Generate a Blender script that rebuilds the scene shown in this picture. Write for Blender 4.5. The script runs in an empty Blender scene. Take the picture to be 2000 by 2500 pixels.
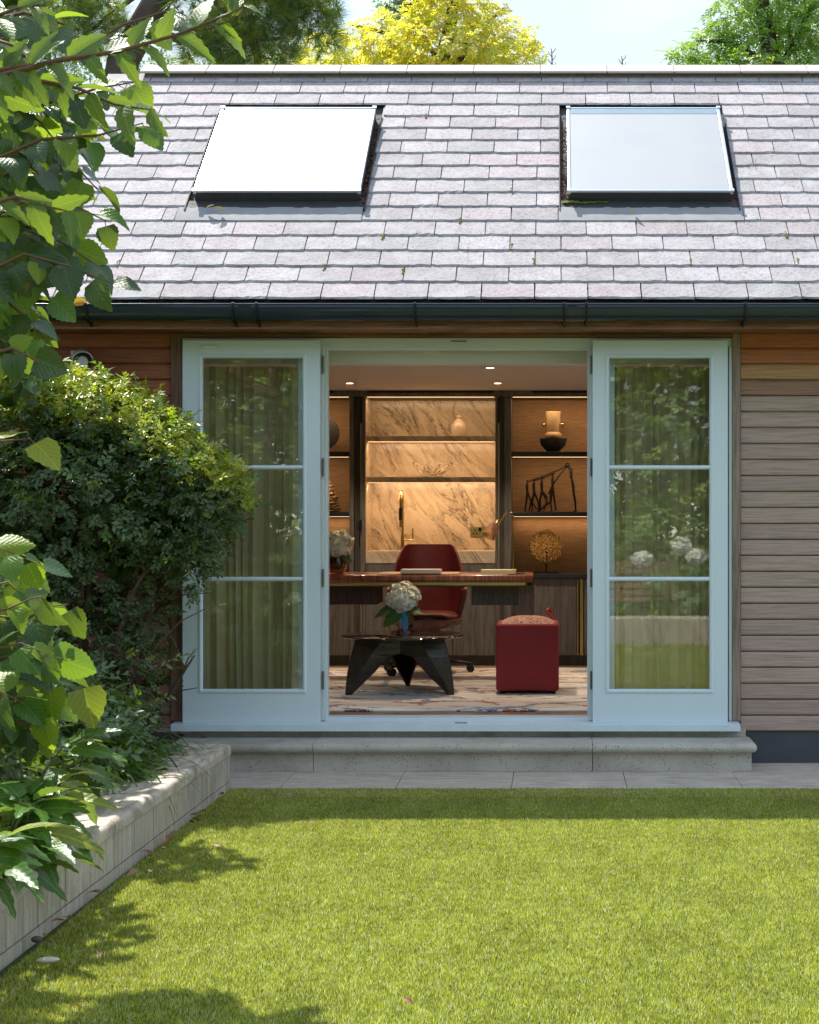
import bpy, math, random
import numpy as np
from mathutils import Vector, Matrix, Euler
R = math.radians
rnd = random.Random(7)
rng = np.random.default_rng(7)
sc = bpy.context.scene
COL = sc.collection

# ------------------------------------------------------------------ camera, world, sun, exposure
H = 1.41                      # eye height; the camera stands at the origin looking along +Y
F = 4000.0
cam = bpy.data.cameras.new('camera')
cam.sensor_fit = 'HORIZONTAL'; cam.sensor_width = 24; cam.lens = 48
cam.shift_x = -0.18; cam.shift_y = 0.0065
cam.clip_start = 0.05; cam.clip_end = 1500
camo = bpy.data.objects.new('camera', cam); COL.objects.link(camo)
camo.location = (0, 0, H); camo.rotation_euler = (R(90), 0, 0)
sc.camera = camo
sc.render.engine = 'CYCLES'
sc.cycles.max_bounces = 10
sc.cycles.transparent_max_bounces = 24
sc.cycles.sample_clamp_indirect = 6
SUN = Vector((-0.32, 0.436, 0.86)).normalized()      # towards the sun: behind the building, a little to the left
elev = math.asin(SUN.z); azim = math.atan2(SUN.x, SUN.y)
world = bpy.data.worlds.new('World'); sc.world = world; world.use_nodes = True
nt = world.node_tree; nt.nodes.clear()
wo = nt.nodes.new('ShaderNodeOutputWorld'); bg = nt.nodes.new('ShaderNodeBackground')
sky = nt.nodes.new('ShaderNodeTexSky'); sky.sky_type = 'NISHITA'; sky.sun_disc = False
sky.sun_elevation = elev; sky.sun_rotation = azim
sky.air_density = .9; sky.dust_density = .15; sky.ozone_density = 1.2
tc = nt.nodes.new('ShaderNodeTexCoord'); mp = nt.nodes.new('ShaderNodeMapping'); mp.inputs['Scale'].default_value = (1, 1, 2.4)
nz = nt.nodes.new('ShaderNodeTexNoise'); nz.inputs['Scale'].default_value = 2.6; nz.inputs['Detail'].default_value = 7; nz.inputs['Roughness'].default_value = .58
rp = nt.nodes.new('ShaderNodeValToRGB'); rp.color_ramp.elements[0].position = .30; rp.color_ramp.elements[1].position = .54
mx = nt.nodes.new('ShaderNodeMix'); mx.data_type = 'RGBA'
nt.links.new(tc.outputs['Generated'], mp.inputs['Vector']); nt.links.new(mp.outputs['Vector'], nz.inputs['Vector'])
nt.links.new(nz.outputs['Fac'], rp.inputs['Fac']); nt.links.new(rp.outputs['Color'], mx.inputs['Factor'])
nt.links.new(sky.outputs['Color'], mx.inputs['A']); mx.inputs['B'].default_value = (1.55, 1.80, 2.0, 1)
nt.links.new(mx.outputs['Result'], bg.inputs['Color']); bg.inputs['Strength'].default_value = 0.15
nt.links.new(bg.outputs['Background'], wo.inputs['Surface'])
sl = bpy.data.lights.new('sun', 'SUN'); sl.energy = 2.45; sl.angle = R(.53); sl.color = (1, .95, .87)
slo = bpy.data.objects.new('sun', sl); COL.objects.link(slo); slo.rotation_euler = SUN.to_track_quat('Z', 'Y').to_euler()
sc.view_settings.view_transform = 'Standard'; sc.view_settings.look = 'None'
sc.view_settings.gamma = 1; sc.view_settings.use_curve_mapping = False
sc.view_settings.exposure = 1.92

# ------------------------------------------------------------------ helpers
def X(px, d): return (px - 1360) * d / F             # photo column at depth d -> metres
def Z(py, d): return H - (py - 1263) * d / F
def zx(X1): return 780 + .4058 * X1                  # zoomed crops -> photo pixels
def zy1(Y1): return 800 + .4058 * Y1
def zy2(Y2): return 1280 + .4058 * Y2
WL = {}
def wloc(o): return WL.get(o.name, Vector((0, 0, 0)))
def tag(o, label=None, cat=None, group=None, kind=None):
    if label: o['label'] = label
    if cat: o['category'] = cat
    if group: o['group'] = group
    if kind: o['kind'] = kind
    return o
def thing(name, loc, label, cat, group=None):
    o = bpy.data.objects.new(name, None); o.empty_display_size = .1
    COL.objects.link(o); o.location = loc; WL[o.name] = Vector(loc)
    return tag(o, label, cat, group)
def put(name, me, parent, loc, rot=None, scale=None, color=None):
    """a piece that may share its mesh with its likes"""
    o = bpy.data.objects.new(name, me); COL.objects.link(o)
    base = wloc(parent) if parent else Vector((0, 0, 0))
    if parent: o.parent = parent
    o.location = Vector(loc) - base
    if rot is not None: o.rotation_euler = rot
    if scale is not None: o.scale = scale
    if color: o.color = (*color, 1)
    WL[o.name] = Vector(loc)
    return o
def npmesh(name, V, Fc, mat, smooth=False, colors=None, uv=None):
    """V (n,3); Fc (m,k) faces all with k corners"""
    me = bpy.data.meshes.new(name)
    V = np.asarray(V, dtype=np.float32); Fc = np.asarray(Fc, dtype=np.int32)
    m, k = Fc.shape
    me.vertices.add(len(V)); me.vertices.foreach_set('co', V.ravel())
    me.loops.add(m * k); me.loops.foreach_set('vertex_index', Fc.ravel())
    me.polygons.add(m); me.polygons.foreach_set('loop_start', np.arange(m, dtype=np.int32) * k)
    if smooth: me.polygons.foreach_set('use_smooth', np.ones(m, dtype=bool))
    if colors is not None:
        a = me.color_attributes.new('Col', 'FLOAT_COLOR', 'POINT')
        c = np.ones((len(V), 4), dtype=np.float32); c[:, :3] = colors; a.data.foreach_set('color', c.ravel())
    if uv is not None:
        l = me.uv_layers.new(name='UV'); l.data.foreach_set('uv', np.asarray(uv, dtype=np.float32)[Fc.ravel()].ravel())
    me.update(calc_edges=True); me.materials.append(mat)
    return me
class MB:
    def __init__(s): s.v = []; s.f = []; s.sm = []
    def add(s, vs, fs, smooth=False):
        b = len(s.v); s.v += [tuple(v) for v in vs]; s.f += [tuple(i + b for i in f) for f in fs]; s.sm += [smooth] * len(fs); return s
    def box(s, x0, x1, y0, y1, z0, z1):
        return s.add([(x0,y0,z0),(x1,y0,z0),(x1,y1,z0),(x0,y1,z0),(x0,y0,z1),(x1,y0,z1),(x1,y1,z1),(x0,y1,z1)],
                     [(0,3,2,1),(4,5,6,7),(0,1,5,4),(1,2,6,5),(2,3,7,6),(3,0,4,7)])
    def rbox(s, x0, x1, y0, y1, z0, z1, r=.01, n=3):
        """box with rounded vertical edges and softened top and bottom"""
        prof = []
        for (cx, cy, a0) in ((x1-r, y1-r, 0), (x0+r, y1-r, 90), (x0+r, y0+r, 180), (x1-r, y0+r, 270)):
            for i in range(n+1):
                a = R(a0 + 90*i/n); prof.append((cx, cy, math.cos(a), math.sin(a)))
        rows = []
        for i in range(n+1):
            a = R(90*i/n); rows.append((z0 + r - r*math.cos(a), r*math.sin(a)))
        for i in range(n+1):
            a = R(90*i/n); rows.append((z1 - r + r*math.sin(a), r*math.cos(a)))
        vs = []; m = len(prof)
        for (z, q) in rows:
            for (cx, cy, c, t) in prof: vs.append((cx + c*q, cy + t*q, z))
        fs = [(i*m+j, i*m+(j+1) % m, (i+1)*m+(j+1) % m, (i+1)*m+j) for i in range(len(rows)-1) for j in range(m)]
        s.add(vs, fs, True); b = len(s.v) - len(vs)
        s.f.append(tuple(b+j for j in range(m-1, -1, -1))); s.sm.append(False)
        s.f.append(tuple(b+(len(rows)-1)*m+j for j in range(m))); s.sm.append(False)
        return s
    def prism(s, pts, axis, a0, a1, smooth=False):
        """polygon extruded along an axis: axis 0 -> pts are (y,z); 1 -> (x,z); 2 -> (x,y)"""
        def mk(p, a):
            return (a, p[0], p[1]) if axis == 0 else ((p[0], a, p[1]) if axis == 1 else (p[0], p[1], a))
        n = len(pts); vs = [mk(p, a0) for p in pts] + [mk(p, a1) for p in pts]
        fs = [(i, (i+1) % n, n+(i+1) % n, n+i) for i in range(n)]
        s.add(vs, fs, smooth); b = len(s.v) - 2*n
        s.f += [tuple(b+i for i in range(n-1, -1, -1)), tuple(b+n+i for i in range(n))]; s.sm += [False, False]
        return s
    def tube(s, pts, rad, n=8, cap=True):
        pts = [Vector(p) for p in pts]
        if not hasattr(rad, '__len__'): rad = [rad]*len(pts)
        vs = []; up = None
        for i, p in enumerate(pts):
            t = (pts[min(i+1, len(pts)-1)] - pts[max(i-1, 0)])
            if t.length < 1e-9: t = Vector((0, 0, 1))
            t.normalize()
            if up is None: up = Vector((0, 0, 1)) if abs(t.z) < .9 else Vector((1, 0, 0))
            a = t.cross(up)
            if a.length < 1e-6: a = t.cross(Vector((1, .1, 0)))
            a.normalize(); b = t.cross(a).normalized(); up = -b if False else up
            for k in range(n):
                w = 2*math.pi*k/n; vs.append(p + (a*math.cos(w) + b*math.sin(w))*rad[i])
        fs = [(i*n+k, (i+1)*n+k, (i+1)*n+(k+1) % n, i*n+(k+1) % n) for i in range(len(pts)-1) for k in range(n)]
        s.add(vs, fs, True); bb = len(s.v)-len(vs)
        if cap:
            s.f += [tuple(bb+k for k in range(n)), tuple(bb+(len(pts)-1)*n+k for k in range(n-1, -1, -1))]; s.sm += [False, False]
        return s
    def lathe(s, prof, c, n=24, smooth=True, sx=1, sy=1):
        vs = []; m = len(prof)
        for (r, z) in prof:
            for k in range(n):
                w = 2*math.pi*k/n; vs.append((c[0]+r*math.cos(w)*sx, c[1]+r*math.sin(w)*sy, c[2]+z))
        fs = [(i*n+k, i*n+(k+1) % n, (i+1)*n+(k+1) % n, (i+1)*n+k) for i in range(m-1) for k in range(n)]
        s.add(vs, fs, smooth); b = len(s.v)-len(vs)
        if prof[0][0] > 1e-5: s.f.append(tuple(b+k for k in range(n-1, -1, -1))); s.sm.append(False)
        if prof[-1][0] > 1e-5: s.f.append(tuple(b+(m-1)*n+k for k in range(n))); s.sm.append(False)
        return s
    def ball(s, c, r, n=12, sx=1, sy=1, sz=1):
        return s.lathe([(r*math.sin(math.pi*i/n)+(1e-6), -r*sz*math.cos(math.pi*i/n)) for i in range(n+1)], c, n*2, True, sx, sy)
    def mesh(s, name, mat, off=(0, 0, 0)):
        me = bpy.data.meshes.new(name); o = Vector(off)
        me.from_pydata([(v[0]-o[0], v[1]-o[1], v[2]-o[2]) for v in s.v], [], s.f)
        me.polygons.foreach_set('use_smooth', s.sm); me.materials.append(mat); me.update()
        if any(s.sm): me.set_sharp_from_angle(angle=R(48))
        return me
    def build(s, name, mat, parent=None, bevel=0, loc=None):
        """links the collected shapes (world coordinates) as one mesh object"""
        base = wloc(parent) if parent else Vector((0, 0, 0))
        L = Vector(loc) if loc is not None else base
        o = bpy.data.objects.new(name, s.mesh(name, mat, L)); COL.objects.link(o)
        if parent: o.parent = parent
        o.location = L - base; WL[o.name] = L
        if bevel:
            b = o.modifiers.new('bevel', 'BEVEL'); b.width = bevel; b.segments = 2; b.limit_method = 'ANGLE'; b.angle_limit = R(40)
            o.data.polygons.foreach_set('use_smooth', [True]*len(o.data.polygons))
            w = o.modifiers.new('wn', 'WEIGHTED_NORMAL'); w.keep_sharp = True
        return o

# ------------------------------------------------------------------ materials
class NT:
    def __init__(s, name):
        s.m = bpy.data.materials.new(name); s.m.use_nodes = True; s.t = s.m.node_tree; s.t.nodes.clear()
        s.out = s.n('ShaderNodeOutputMaterial'); s.b = s.n('ShaderNodeBsdfPrincipled'); s.l(s.b.outputs[0], s.out.inputs[0])
    def n(s, t, **k):
        x = s.t.nodes.new(t)
        for a, v in k.items(): setattr(x, a, v)
        return x
    def l(s, a, b): s.t.links.new(a, b)
    def set(s, node, **k):
        for a, v in k.items(): node.inputs[a.replace('_', ' ')].default_value = v
        return node
    def coord(s, kind='Object', scale=(1, 1, 1), rot=(0, 0, 0)):
        m = s.n('ShaderNodeMapping'); m.inputs['Scale'].default_value = scale; m.inputs['Rotation'].default_value = rot
        if kind == 'World': g = s.n('ShaderNodeNewGeometry'); s.l(g.outputs['Position'], m.inputs['Vector'])
        else: g = s.n('ShaderNodeTexCoord'); s.l(g.outputs[kind], m.inputs['Vector'])
        return m.outputs['Vector']
    def noise(s, vec, scale, detail=4, rough=.55, dist=0):
        n = s.n('ShaderNodeTexNoise'); n.inputs['Scale'].default_value = scale; n.inputs['Detail'].default_value = detail
        n.inputs['Roughness'].default_value = rough; n.inputs['Distortion'].default_value = dist
        if vec is not None: s.l(vec, n.inputs['Vector'])
        return n.outputs['Fac']
    def ramp(s, fac, stops, interp='LINEAR'):
        r = s.n('ShaderNodeValToRGB'); r.color_ramp.interpolation = interp
        e = r.color_ramp.elements
        while len(e) < len(stops): e.new(.5)
        for i, (p, c) in enumerate(stops):
            e[i].position = p; e[i].color = (*c, 1) if hasattr(c, '__len__') else (c, c, c, 1)
        s.l(fac, r.inputs['Fac']); return r.outputs['Color']
    def mix(s, a, b, fac, mode='MIX'):
        m = s.n('ShaderNodeMix'); m.data_type = 'RGBA'; m.blend_type = mode
        for v, k in ((a, 'A'), (b, 'B')):
            if isinstance(v, tuple): m.inputs[k].default_value = (*v, 1)
            else: s.l(v, m.inputs[k])
        if isinstance(fac, (int, float)): m.inputs['Factor'].default_value = fac
        else: s.l(fac, m.inputs['Factor'])
        return m.outputs['Result']
    def math(s, op, a, b=None):
        m = s.n('ShaderNodeMath'); m.operation = op
        for i, v in enumerate((a, b)):
            if v is None: continue
            if isinstance(v, (int, float)): m.inputs[i].default_value = v
            else: s.l(v, m.inputs[i])
        return m.outputs[0]
    def bump(s, h, strength=.3, dist=.002):
        b = s.n('ShaderNodeBump'); b.inputs['Strength'].default_value = strength; b.inputs['Distance'].default_value = dist
        s.l(h, b.inputs['Height']); s.l(b.outputs[0], s.b.inputs['Normal']); return b
    def col(s, c):
        if isinstance(c, tuple): s.b.inputs['Base Color'].default_value = (*c, 1)
        else: s.l(c, s.b.inputs['Base Color'])
        return s
    def objinfo(s): return s.n('ShaderNodeObjectInfo')

def plain(name, c, rough=.5, metal=0, var=.12, vscale=6, bump=.0, bscale=200, coat=0, coord='World'):
    s = NT(name); v = s.coord(coord)
    n = s.noise(v, vscale, 5)
    s.col(s.mix(tuple(x*(1-var) for x in c), tuple(min(1, x*(1+var)) for x in c), n))
    s.b.inputs['Metallic'].default_value = metal
    r = s.noise(v, vscale*2.3, 3); mr = s.n('ShaderNodeMapRange'); s.l(r, mr.inputs[0]); mr.inputs[3].default_value = max(.02, rough-.08); mr.inputs[4].default_value = rough+.08
    s.l(mr.outputs[0], s.b.inputs['Roughness'])
    if bump: s.bump(s.noise(v, bscale, 3), bump, .001)
    if coat: s.b.inputs['Coat Weight'].default_value = coat
    return s.m
def leafmat(name, c, c2, rough=.38, trans=.45, attr=None, veins=0, spec=.5, tcol=None):
    """leaf: gloss on top, light coming through; colour varies per object, or per leaf by the mesh attribute"""
    s = NT(name)
    if attr:
        a = s.n('ShaderNodeAttribute'); a.attribute_name = attr; col = a.outputs['Color']
        n = s.noise(s.coord('World'), 2.5, 2)
        col = s.mix(col, tuple(c2), s.math('MULTIPLY', n, .25))
    else:
        oi = s.objinfo(); col = s.mix(tuple(c), tuple(c2), oi.outputs['Random'])
        col = s.mix(col, tuple(x*.6 for x in c), s.noise(s.coord('Object'), 25, 3))
        wn = s.noise(s.coord('World'), 13, 4, .6); col = s.mix(col, (.20, .13, .03), s.ramp(wn, [(.66, 0), (.72, .75)]))
    if veins:
        uv = s.n('ShaderNodeUVMap'); sx = s.n('ShaderNodeSeparateXYZ'); s.l(uv.outputs[0], sx.inputs[0])
        au = s.math('ABSOLUTE', s.math('SUBTRACT', sx.outputs['X'], .5))
        t = s.math('SUBTRACT', sx.outputs['Y'], s.math('MULTIPLY', au, 1.1))
        w = s.math('FRACT', s.math('MULTIPLY', t, veins)); w = s.math('ABSOLUTE', s.math('SUBTRACT', w, .5))
        mid = s.math('LESS_THAN', au, .012)
        line = s.ramp(w, [(0, 1), (.07, 0)])
        lf = s.math('MAXIMUM', line, mid)
        col = s.mix(col, tuple(min(1, x*1.7+.03) for x in c2), s.math('MULTIPLY', lf, .45))
        s.bump(s.math('ADD', w, s.math('MULTIPLY', s.noise(s.coord('Object'), 90, 2), .5)), .5, .003)
    geo = s.n('ShaderNodeNewGeometry')
    col_b = s.mix(col, (.30, .36, .22), s.math('MULTIPLY', geo.outputs['Backfacing'], .35))
    s.col(col_b); s.b.inputs['Roughness'].default_value = rough; s.b.inputs['Specular IOR Level'].default_value = spec
    tr = s.n('ShaderNodeBsdfTranslucent')
    tc_ = s.mix(col, tcol or (.45, .62, .04), .45); s.l(tc_, tr.inputs['Color'])
    m = s.n('ShaderNodeMixShader'); m.inputs[0].default_value = trans
    s.l(s.b.outputs[0], m.inputs[1]); s.l(tr.outputs[0], m.inputs[2]); s.l(m.outputs[0], s.out.inputs[0])
    return s.m
def glassmat(name, tint=(.93, .96, .94), refl=1.0, rough=0.0, wob=0):
    """a thin pane: what lies behind shows through, Fresnel reflection on top"""
    s = NT(name); s.t.nodes.remove(s.b)
    tr = s.n('ShaderNodeBsdfTransparent'); tr.inputs[0].default_value = (*tint, 1)
    gl = s.n('ShaderNodeBsdfGlossy'); gl.inputs['Roughness'].default_value = rough
    fr = s.n('ShaderNodeFresnel'); gb = s.n('ShaderNodeNewGeometry'); s.l(s.math('SUBTRACT', 1.5, s.math('MULTIPLY', gb.outputs['Backfacing'], .83333)), fr.inputs['IOR'])
    mm = s.math('MINIMUM', s.math('MULTIPLY', fr.outputs[0], refl), 1.0)
    if wob:
        b = s.n('ShaderNodeBump'); b.inputs['Strength'].default_value = wob; b.inputs['Distance'].default_value = .002
        s.l(s.noise(s.coord('World'), 3.2, 1), b.inputs['Height']); s.l(b.outputs[0], gl.inputs['Normal'])
    m = s.n('ShaderNodeMixShader'); s.l(mm, m.inputs[0]); s.l(tr.outputs[0], m.inputs[1]); s.l(gl.outputs[0], m.inputs[2]); s.l(m.outputs[0], s.out.inputs[0])
    return s.m
def emit(name, c, k):
    s = NT(name); s.b.inputs['Emission Color'].default_value = (*c, 1); s.b.inputs['Emission Strength'].default_value = k
    s.col(c); return s.m

M = {}
# slate: one riven stone sheet; per-piece colour comes from the object's colour
def slate_mat(name, attr=False):
    s = NT(name)
    v = s.coord('World', (1, 1, 1)); oi = s.objinfo()
    n1 = s.noise(v, 55, 6, .7); n2 = s.noise(v, 7, 4); n3 = s.noise(s.coord('World', (30, 4, 4)), 1.6, 3)
    c = s.mix(oi.outputs['Color'] if not attr else (.34, .32, .335), (.13, .11, .12), s.ramp(n1, [(.46, 0), (.72, .8)]))
    c = s.mix(c, (.58, .565, .575), s.ramp(n2, [(.45, 0), (.7, .28)]))
    st = s.math('MULTIPLY', s.ramp(n3, [(.56, 0), (.68, 1)]), s.ramp(s.noise(v, 1.3, 2), [(.5, 0), (.62, 1)]))
    st = s.math('MULTIPLY', st, s.ramp(s.noise(v, 160, 2), [(.5, 0), (.56, 1)]))
    c = s.mix(c, (.13, .10, .10), s.math('MULTIPLY', st, .85))
    s.col(c); s.b.inputs['Roughness'].default_value = .80; s.b.inputs['Specular IOR Level'].default_value = .25
    s.bump(s.math('ADD', n1, s.math('MULTIPLY', s.noise(v, 14, 4), 1.2)), .55, .006)
    return s.m
M['slate'] = slate_mat('slate'); M['slate_rest'] = slate_mat('slate_rest', True)
M['ridge'] = plain('ridge_concrete', (.38, .33, .31), .8, var=.1, vscale=12, bump=.2)
M['mortar'] = plain('mossy_mortar', (.15, .125, .09), .95, var=.7, vscale=30, bump=.5, bscale=90)
M['joint_mortar'] = plain('joint_mortar', (.42, .33, .22), .95, var=.3, vscale=60)
M['lead'] = plain('weathered_lead', (.25, .25, .26), .85, metal=0, var=.25, vscale=9)
M['darklead'] = plain('dark_lead', (.028, .028, .032), .75, metal=0, var=.3, vscale=14)
M['skyframe'] = plain('skylight_frame', (.045, .042, .045), .55, metal=0, var=.3, vscale=20)
M['skytrim'] = plain('pale_aluminium', (.62, .68, .76), .3, metal=.75, var=.08)
M['gutter'] = plain('gutter_paint', (.014, .024, .042), .22, var=.2, vscale=5, coat=.3)
M['hopper'] = plain('black_metal', (.015, .018, .022), .35, metal=.4)
M['deck'] = plain('roof_deck', (.05, .045, .045), .9)
def wood_mat(name, base=None, sc_=1, rough=.62):
    s = NT(name); oi = s.objinfo()
    v = s.coord('World', (2.2, 3, 80)); n = s.noise(v, 1.6, 8, .66, .5)
    f = s.noise(s.coord('World', (8, 8, 260)), 1.2, 4, .6)
    c0 = oi.outputs['Color'] if base is None else base
    c = s.mix(c0, s.mix(c0, (.03, .02, .016), .45), s.ramp(n, [(.44, 0), (.66, 1)])) if base is None else s.mix(base, tuple(x*.42 for x in base), s.ramp(n, [(.42, 0), (.62, 1)]))
    c = s.mix(c, (.50, .44, .38), s.math('MULTIPLY', s.ramp(f, [(.5, 0), (.7, 1)]), .22))
    s.col(c); s.b.inputs['Roughness'].default_value = rough
    s.bump(s.math('ADD', n, f), .5, .0025)
    return s.m
M['cladding'] = wood_mat('cladding_timber')
M['fascia'] = wood_mat('fascia_timber', (.30, .115, .048), rough=.5)
def vwood(name, c, rough=.6):
    s = NT(name); n = s.noise(s.coord('World', (60, 60, 3)), 1.4, 6, .6, .4)
    s.col(s.mix(c, tuple(x*.5 for x in c), s.ramp(n, [(.42, 0), (.64, 1)]))); s.b.inputs['Roughness'].default_value = rough
    s.bump(n, .35, .002); return s.m
M['post'] = vwood('post_timber', (.27, .135, .095))
M['paint'] = plain('pale_blue_door_paint', (.66, .755, .83), .38, var=.035, vscale=3, bump=.03, bscale=70)
M['framepaint'] = plain('door_frame_paint', (.66, .73, .76), .4, var=.05, vscale=4)
M['sillpaint'] = plain('sill_paint', (.64, .74, .82), .42, var=.09, vscale=9)
M['hinge'] = plain('hinge_metal', (.20, .18, .15), .4, metal=.8)
M['doorglass'] = glassmat('door_glass', (.965, .98, .965), 2.1, 0, .05)
M['sideglass'] = glassmat('side_window_glass', (.97, .98, .97), 1.0)
M['skyglass'] = None
s = NT('skylight_glass'); s.col(s.mix((.27, .29, .33), (.34, .34, .345), s.noise(s.coord('World'), 2, 3)))
s.b.inputs['Roughness'].default_value = .5; s.b.inputs['Coat Weight'].default_value = 1; s.b.inputs['Coat Roughness'].default_value = .03; s.b.inputs['Coat IOR'].default_value = 1.6
M['skyglass'] = s.m
def stone_mat(name, c, dark, pit=.5, streak=(1, 1, 1), pits=38, warm=None):
    s = NT(name); v = s.coord('World'); oi = s.objinfo()
    n = s.noise(v, 5, 6, .6); g = s.noise(v, 130, 4, .7)
    st = s.noise(s.coord('World', streak), 2.2, 6, .65, .3)
    col = s.mix(c, dark, s.ramp(st, [(.42, 0), (.60, .95)]))
    col = s.mix(col, tuple(min(1, x*1.25) for x in c), s.ramp(n, [(.5, 0), (.75, .6)]))
    col = s.mix(col, tuple(x*.86 for x in c), s.math('MULTIPLY', oi.outputs['Random'], .5))
    vo = s.n('ShaderNodeTexVoronoi'); vo.inputs['Scale'].default_value = pits; s.l(v, vo.inputs['Vector'])
    pm = s.math('MULTIPLY', s.ramp(vo.outputs['Distance'], [(.16, 1), (.28, 0)]), s.ramp(s.noise(v, 18, 2), [(.46, 0), (.54, 1)]))
    col = s.mix(col, tuple(x*.35 for x in dark), s.math('MULTIPLY', pm, pit))
    col = s.mix(col, tuple(x*.6 for x in c), s.ramp(g, [(.5, 0), (.75, .5)]))
    s.col(col); s.b.inputs['Roughness'].default_value = .78
    s.bump(s.math('SUBTRACT', s.math('ADD', g, n), pm), .45, .003); return s.m
M['step'] = stone_mat('step_stone', (.53, .495, .44), (.34, .31, .265), 1.0, pits=75)
M['paving'] = stone_mat('paving_stone', (.60, .52, .45), (.38, .315, .26), .4, (2.5, 14, 2.5))
M['coping'] = stone_mat('coping_stone', (.53, .45, .36), (.25, .195, .15), .3, (12, 2.5, 4))
M['walltile'] = stone_mat('planter_tile', (.50, .43, .345), (.31, .255, .20), .3, (16, 16, 1.3))
M['grout'] = plain('dark_grout', (.07, .06, .05), .95)
M['plinth'] = plain('plinth_render', (.055, .062, .075), .7, var=.35, vscale=8, bump=.2, bscale=60)
M['soil'] = plain('soil', (.035, .024, .016), .95, var=.6, vscale=40, bump=.8, bscale=60)
s = NT('lawn_base'); v = s.coord('World')
s.col(s.mix((.050, .075, .012), (.09, .12, .022), s.noise(v, 40, 5))); s.b.inputs['Roughness'].default_value = .9
s.bump(s.noise(v, 160, 3), 1, .02); M['lawnbase'] = s.m

# ------------------------------------------------------------------ ground, lawn, paving
g = MB(); g.add([(-90, -90, -.012), (90, -90, -.012), (90, 110, -.012), (-90, 110, -.012)], [(0, 1, 2, 3)])
tag(g.build('ground', M['lawnbase']), 'green garden ground running out beyond the lawn on every side', kind='structure')
g = MB(); g.add([(-1.75, -.2, -.004), (7, -.2, -.004), (7, 8.5, -.004), (-1.75, 8.5, -.004)], [(0, 1, 2, 3)])
tag(g.build('lawn', M['lawnbase']), 'flat green lawn in front of the garden room', kind='structure')

def turf(name, n, x0, x1, y0, y1, hgt, wid, seed, dens=None):
    r = np.random.default_rng(seed)
    x = r.uniform(x0, x1, n); y = r.uniform(y0, y1, n)
    cl = np.sin(x*7.1+np.sin(y*5.3)*1.7)*np.sin(y*6.3+np.sin(x*4.1)*2.1)       # gentle tufts and lean
    cl2 = np.sin(x*31+np.sin(y*23)*2)*np.sin(y*29+np.sin(x*19)*2)
    a = r.uniform(0, 2*np.pi, n); h = hgt*(r.uniform(.35, 1.25, n) + .14*cl2 + .05*cl)
    lean = r.uniform(.1, 1.0, n)*h; la = r.uniform(0, 2*np.pi, n)
    w = wid*r.uniform(.6, 1.2, n); ax, ay = np.cos(a)*w/2, np.sin(a)*w/2
    V = np.empty((n, 3, 3), np.float32)
    V[:, 0] = np.stack([x-ax, y-ay, np.zeros(n)-.004], 1); V[:, 1] = np.stack([x+ax, y+ay, np.zeros(n)-.004], 1)
    V[:, 2] = np.stack([x+np.cos(la)*lean, y+np.sin(la)*lean, h], 1)
    Fc = np.arange(n)[:, None]*3 + [[0, 1, 2]]
    pal = np.array([(.24, .285, .028), (.39, .44, .042), (.56, .59, .07), (.72, .70, .20), (.95, .92, .62), (.07, .105, .014)])
    pick = r.choice(6, n, p=[.22, .25, .20, .13, .08, .12])
    c = pal[pick]*r.uniform(.8, 1.2, (n, 1)) * (1 + .10*cl[:, None] + .14*cl2[:, None])
    return V.reshape(-1, 3), Fc, np.repeat(np.clip(c, 0, .85), 3, 0)
s = NT('turf_blade'); a = s.n('ShaderNodeAttribute'); a.attribute_name = 'Col'
s.l(a.outputs['Color'], s.b.inputs['Base Color']); s.b.inputs['Roughness'].default_value = .34; s.b.inputs['Specular IOR Level'].default_value = .55
tr = s.n('ShaderNodeBsdfTranslucent'); s.l(s.mix(a.outputs['Color'], (.42, .48, .06), .25), tr.inputs['Color'])
m = s.n('ShaderNodeMixShader'); m.inputs[0].default_value = .46
s.l(s.b.outputs[0], m.inputs[1]); s.l(tr.outputs[0], m.inputs[2]); s.l(m.outputs[0], s.out.inputs[0]); M['turf'] = s.m
V1, F1, C1 = turf('turf', 1400000, -1.70, 2.1, 3.25, 8.50, .0115, .0038, 3)
V2, F2, C2 = turf('turf', 90000, -1.70, 6, -.1, 3.25, .028, .011, 4)
V3, F3, C3 = turf('turf', 60000, 2.1, 6, 3.25, 8.50, .028, .011, 5)
me = npmesh('turf', np.concatenate([V1, V2, V3]), np.concatenate([F1, F2+len(V1), F3+len(V1)+len(V2)]), M['turf'], colors=np.concatenate([C1, C2, C3]))
o = bpy.data.objects.new('grass', me); COL.objects.link(o)
tag(o, 'short bright green artificial looking grass blades covering the lawn', 'grass', kind='stuff')

# paving: two rows of slabs, each slab its own piece
pv = MB(); pv.box(-3.2, 6.5, 8.30, 9.46, -.04, -.006)
pav = tag(pv.build('paving', M['grout']), 'strip of pale stone paving between the lawn and the step', kind='structure')
slab_me = {}
for row, (y0, y1) in enumerate(((8.26, 8.838), (8.842, 9.44))):
    for k in range(-3, 13):
        xs = -1.446 + .604*k
        if xs < -3.0 or xs > 6: continue
        if row not in slab_me:
            b = MB(); b.box(0, .600, 0, y1-y0, -.03, 0); slab_me[row] = b.mesh('paving_slab', M['paving'])
        put('paving_slab', slab_me[row], pav, (xs+.002, y0, rnd.uniform(-.0008, .0012)), color=(1, 1, 1))

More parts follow.
